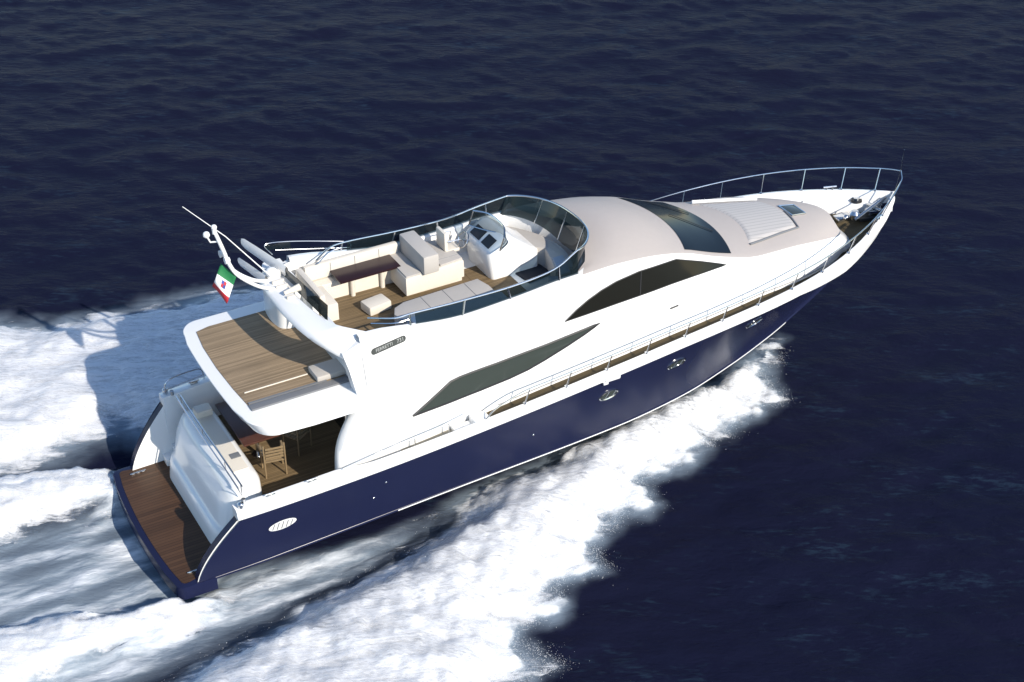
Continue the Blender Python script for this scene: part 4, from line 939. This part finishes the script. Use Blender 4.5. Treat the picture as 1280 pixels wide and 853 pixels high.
def shells(name, key, x0, x1, y0, y1, hgt_, k_list, label, thin=1.0):
    xx, yy = np.meshgrid(np.arange(x0, x1, .08), np.arange(y0, y1, .08), indexing='ij')
    mk, fo_, li, D = fields(xx, yy); d = D[key]
    ca_, sa_ = math.cos(R(-27)), math.sin(R(-27)); uu = xx * ca_ + yy * sa_; vv = -xx * sa_ + yy * ca_
    n1 = fbm(uu * .6 + 5, vv * 1.5, 61, 4) - .5; n2 = fbm(uu * 1.5, vv * 4.0 + 3, 71, 4) - .5
    base = sea_waves(xx, yy) * (1 - .5 * mk) + li; nh = fbm(uu * .5 + 5, vv * 1.25, 61, 2) - .5
    trd = np.full(xx.shape, 9.0)
    TL = [(7.2, -2.55), (4.3, -3.36), (1.7, -3.82), (-1, -4.32), (-3.2, -4.6), (-8, -5.1)]
    for (ax, ay), (bx, by) in zip(TL, TL[1:]):
        t = np.clip(((xx - ax) * (bx - ax) + (yy - ay) * (by - ay)) / ((bx - ax) ** 2 + (by - ay) ** 2), 0, 1); trd = np.minimum(trd, np.hypot(xx - ax - t * (bx - ax), yy - ay - t * (by - ay)))
    allV = None; meshes = []
    for k in k_list:
        dens = sst(-.45, .75, d + n1 * 1.5 + n2 * .9 - .10 * k) * (1 - .10 * k) * thin
        if key == 'bow': dens = dens * sst(-.05, 1.0, trd + n1 * .8); dens = dens * (1 - .35 * sst(2.2, 4.5, d)) 
        z = base + .02 + hgt_ * (k + .3) * np.clip(sst(0, 1.3, d + n1 * .8) * (.65 + nh * .6 + n2 * .06), 0, 2) * (sst(.1, 1.6, trd) if key == 'bow' else 1)
        if key == 'bow': z = z + dens * .22 * sst(8.5, 12, xx) * sst(2.2, .6, d) * (k + 1) * .5
        hb_ = np.interp(xx, [0, 4, 8, 12, 14, 16, 17.5, 18.6], [2.3, 2.38, 2.38, 2.25, 2.0, 1.45, .95, .3])
        keep = (dens > .03) & ((np.abs(yy) > hb_ - .25) | (xx < .1) | (xx > 18.6))
        meshes.append(grid_mesh(name, xx, yy, z, {'dens': dens}, keep))
    bm = bmesh.new(); 
    V = []; Q = []; A = []; off = 0
    for me in meshes:
        n = len(me.vertices); v = np.zeros(n * 3, np.float32); me.vertices.foreach_get('co', v); V.append(v)
        qv = np.zeros(len(me.loops), np.int32); me.loops.foreach_get('vertex_index', qv); Q.append(qv + off); off += n
        a = np.zeros(n, np.float32); me.attributes['dens'].data.foreach_get('value', a); A.append(a)
    bm.free(); V = np.concatenate(V); Q = np.concatenate(Q); A = np.concatenate(A)
    me = bpy.data.meshes.new(name); me.vertices.add(off); me.vertices.foreach_set('co', V); me.loops.add(len(Q)); me.loops.foreach_set('vertex_index', Q)
    me.polygons.add(len(Q) // 4); me.polygons.foreach_set('loop_start', np.arange(0, len(Q), 4, dtype=np.int32)); me.update(calc_edges=True)
    me.polygons.foreach_set('use_smooth', np.ones(len(Q) // 4, bool)); at = me.attributes.new('dens', 'FLOAT', 'POINT'); at.data.foreach_set('value', A)
    o = link(name, me, FOAM, None, 0); me.polygons.foreach_set('use_smooth', np.ones(len(Q) // 4, bool))
    tag(o, label, 'foam', kind='stuff'); return o
shells('bow_wave', 'bow', -5.6, 20, -10.9, 1.2, .16, (0, 1, 2, 3), 'thick white spray thrown out along the starboard side of the hull')
shells('stern_wash', 'wash_b', -6.4, 1.2, .8, 5.2, .11, (0, 1, 2, 3), 'bright white churned water trailing straight behind the swim platform')
shells('quarter_wash', 'wash_d', -6.4, 3.0, -5, -.6, .10, (0, 1, 2, 3), 'white foam ridge leaving the starboard stern corner')
shells('port_wash', 'port_wash', -6.4, 13, 2.6, 13, .15, (0, 1, 2), 'broad white wash spreading behind the port quarter', 1.0)

# flying droplets along the outer fringe of the bow wave and over the stern washes
def droplets(name, n, label):
    px_ = rng.uniform(-6, 20, n * 18); py_ = rng.uniform(-11.2, 1, n * 18)
    n1 = fbm((px_ * .891 - py_ * .454) * .6 + 5, (px_ * .454 + py_ * .891) * 1.5, 61, 4) - .5
    d = sdist(px_, py_, POLY['bow']) + n1 * 1.3
    hw_ = np.interp(px_, [0, 4, 8, 12, 14, 16, 17.5, 18.6], [2.6, 2.6, 2.55, 2.4, 2.1, 1.5, 1.0, .3])
    side = py_ < np.interp(px_, [-6, -1, 4, 8, 11, 14, 17, 19], [-7.2, -6.6, -5.2, -4.0, -2.6, -2.0, -1.0, -.2])
    p = np.where(d > 0, .30 * np.exp(-d / .5) + .01, .6 * np.exp(d / .10)) * (py_ < -hw_ + .1) * np.where(side, 1, .03)
    k = np.nonzero(rng.random(len(p)) < p)[0][:n]; m = len(k); x, y, d = px_[k], py_[k], d[k]
    _, _, li, _ = fields(x, y); z = li + np.abs(rng.normal(0, .10, m)) + .05 + .25 * np.clip(d, 0, 1)
    sz = rng.lognormal(math.log(.0033), .35, m)
    T = np.array([[1, 1, 1], [1, -1, -1], [-1, 1, -1], [-1, -1, 1]], float)
    q = rng.normal(size=(m, 4)); q /= np.linalg.norm(q, axis=1)[:, None]; w, a, b, c = q.T
    Rm = np.stack([1-2*(b*b+c*c), 2*(a*b-c*w), 2*(a*c+b*w), 2*(a*b+c*w), 1-2*(a*a+c*c), 2*(b*c-a*w), 2*(a*c-b*w), 2*(b*c+a*w), 1-2*(a*a+b*b)], -1).reshape(m, 3, 3)
    V = (np.einsum('mij,kj->mki', Rm, T) * sz[:, None, None] + np.stack([x, y, z], -1)[:, None, :]).reshape(-1, 3).astype(np.float32)
    F = (np.arange(m)[:, None, None] * 4 + np.array([[0, 1, 2], [0, 3, 1], [0, 2, 3], [1, 3, 2]])[None]).reshape(-1).astype(np.int32)
    me = bpy.data.meshes.new(name); me.vertices.add(len(V)); me.vertices.foreach_set('co', V.ravel()); me.loops.add(len(F)); me.loops.foreach_set('vertex_index', F)
    me.polygons.add(len(F) // 3); me.polygons.foreach_set('loop_start', np.arange(0, len(F), 3, dtype=np.int32)); me.update(calc_edges=True)
    o = link(name, me, mat('spray_white', (.78, .79, .81), .8, spec=.2), None, 0); tag(o, label, 'spray', kind='stuff')
droplets('spray_droplets', 60000, 'fine white droplets flying off the edge of the bow wave')
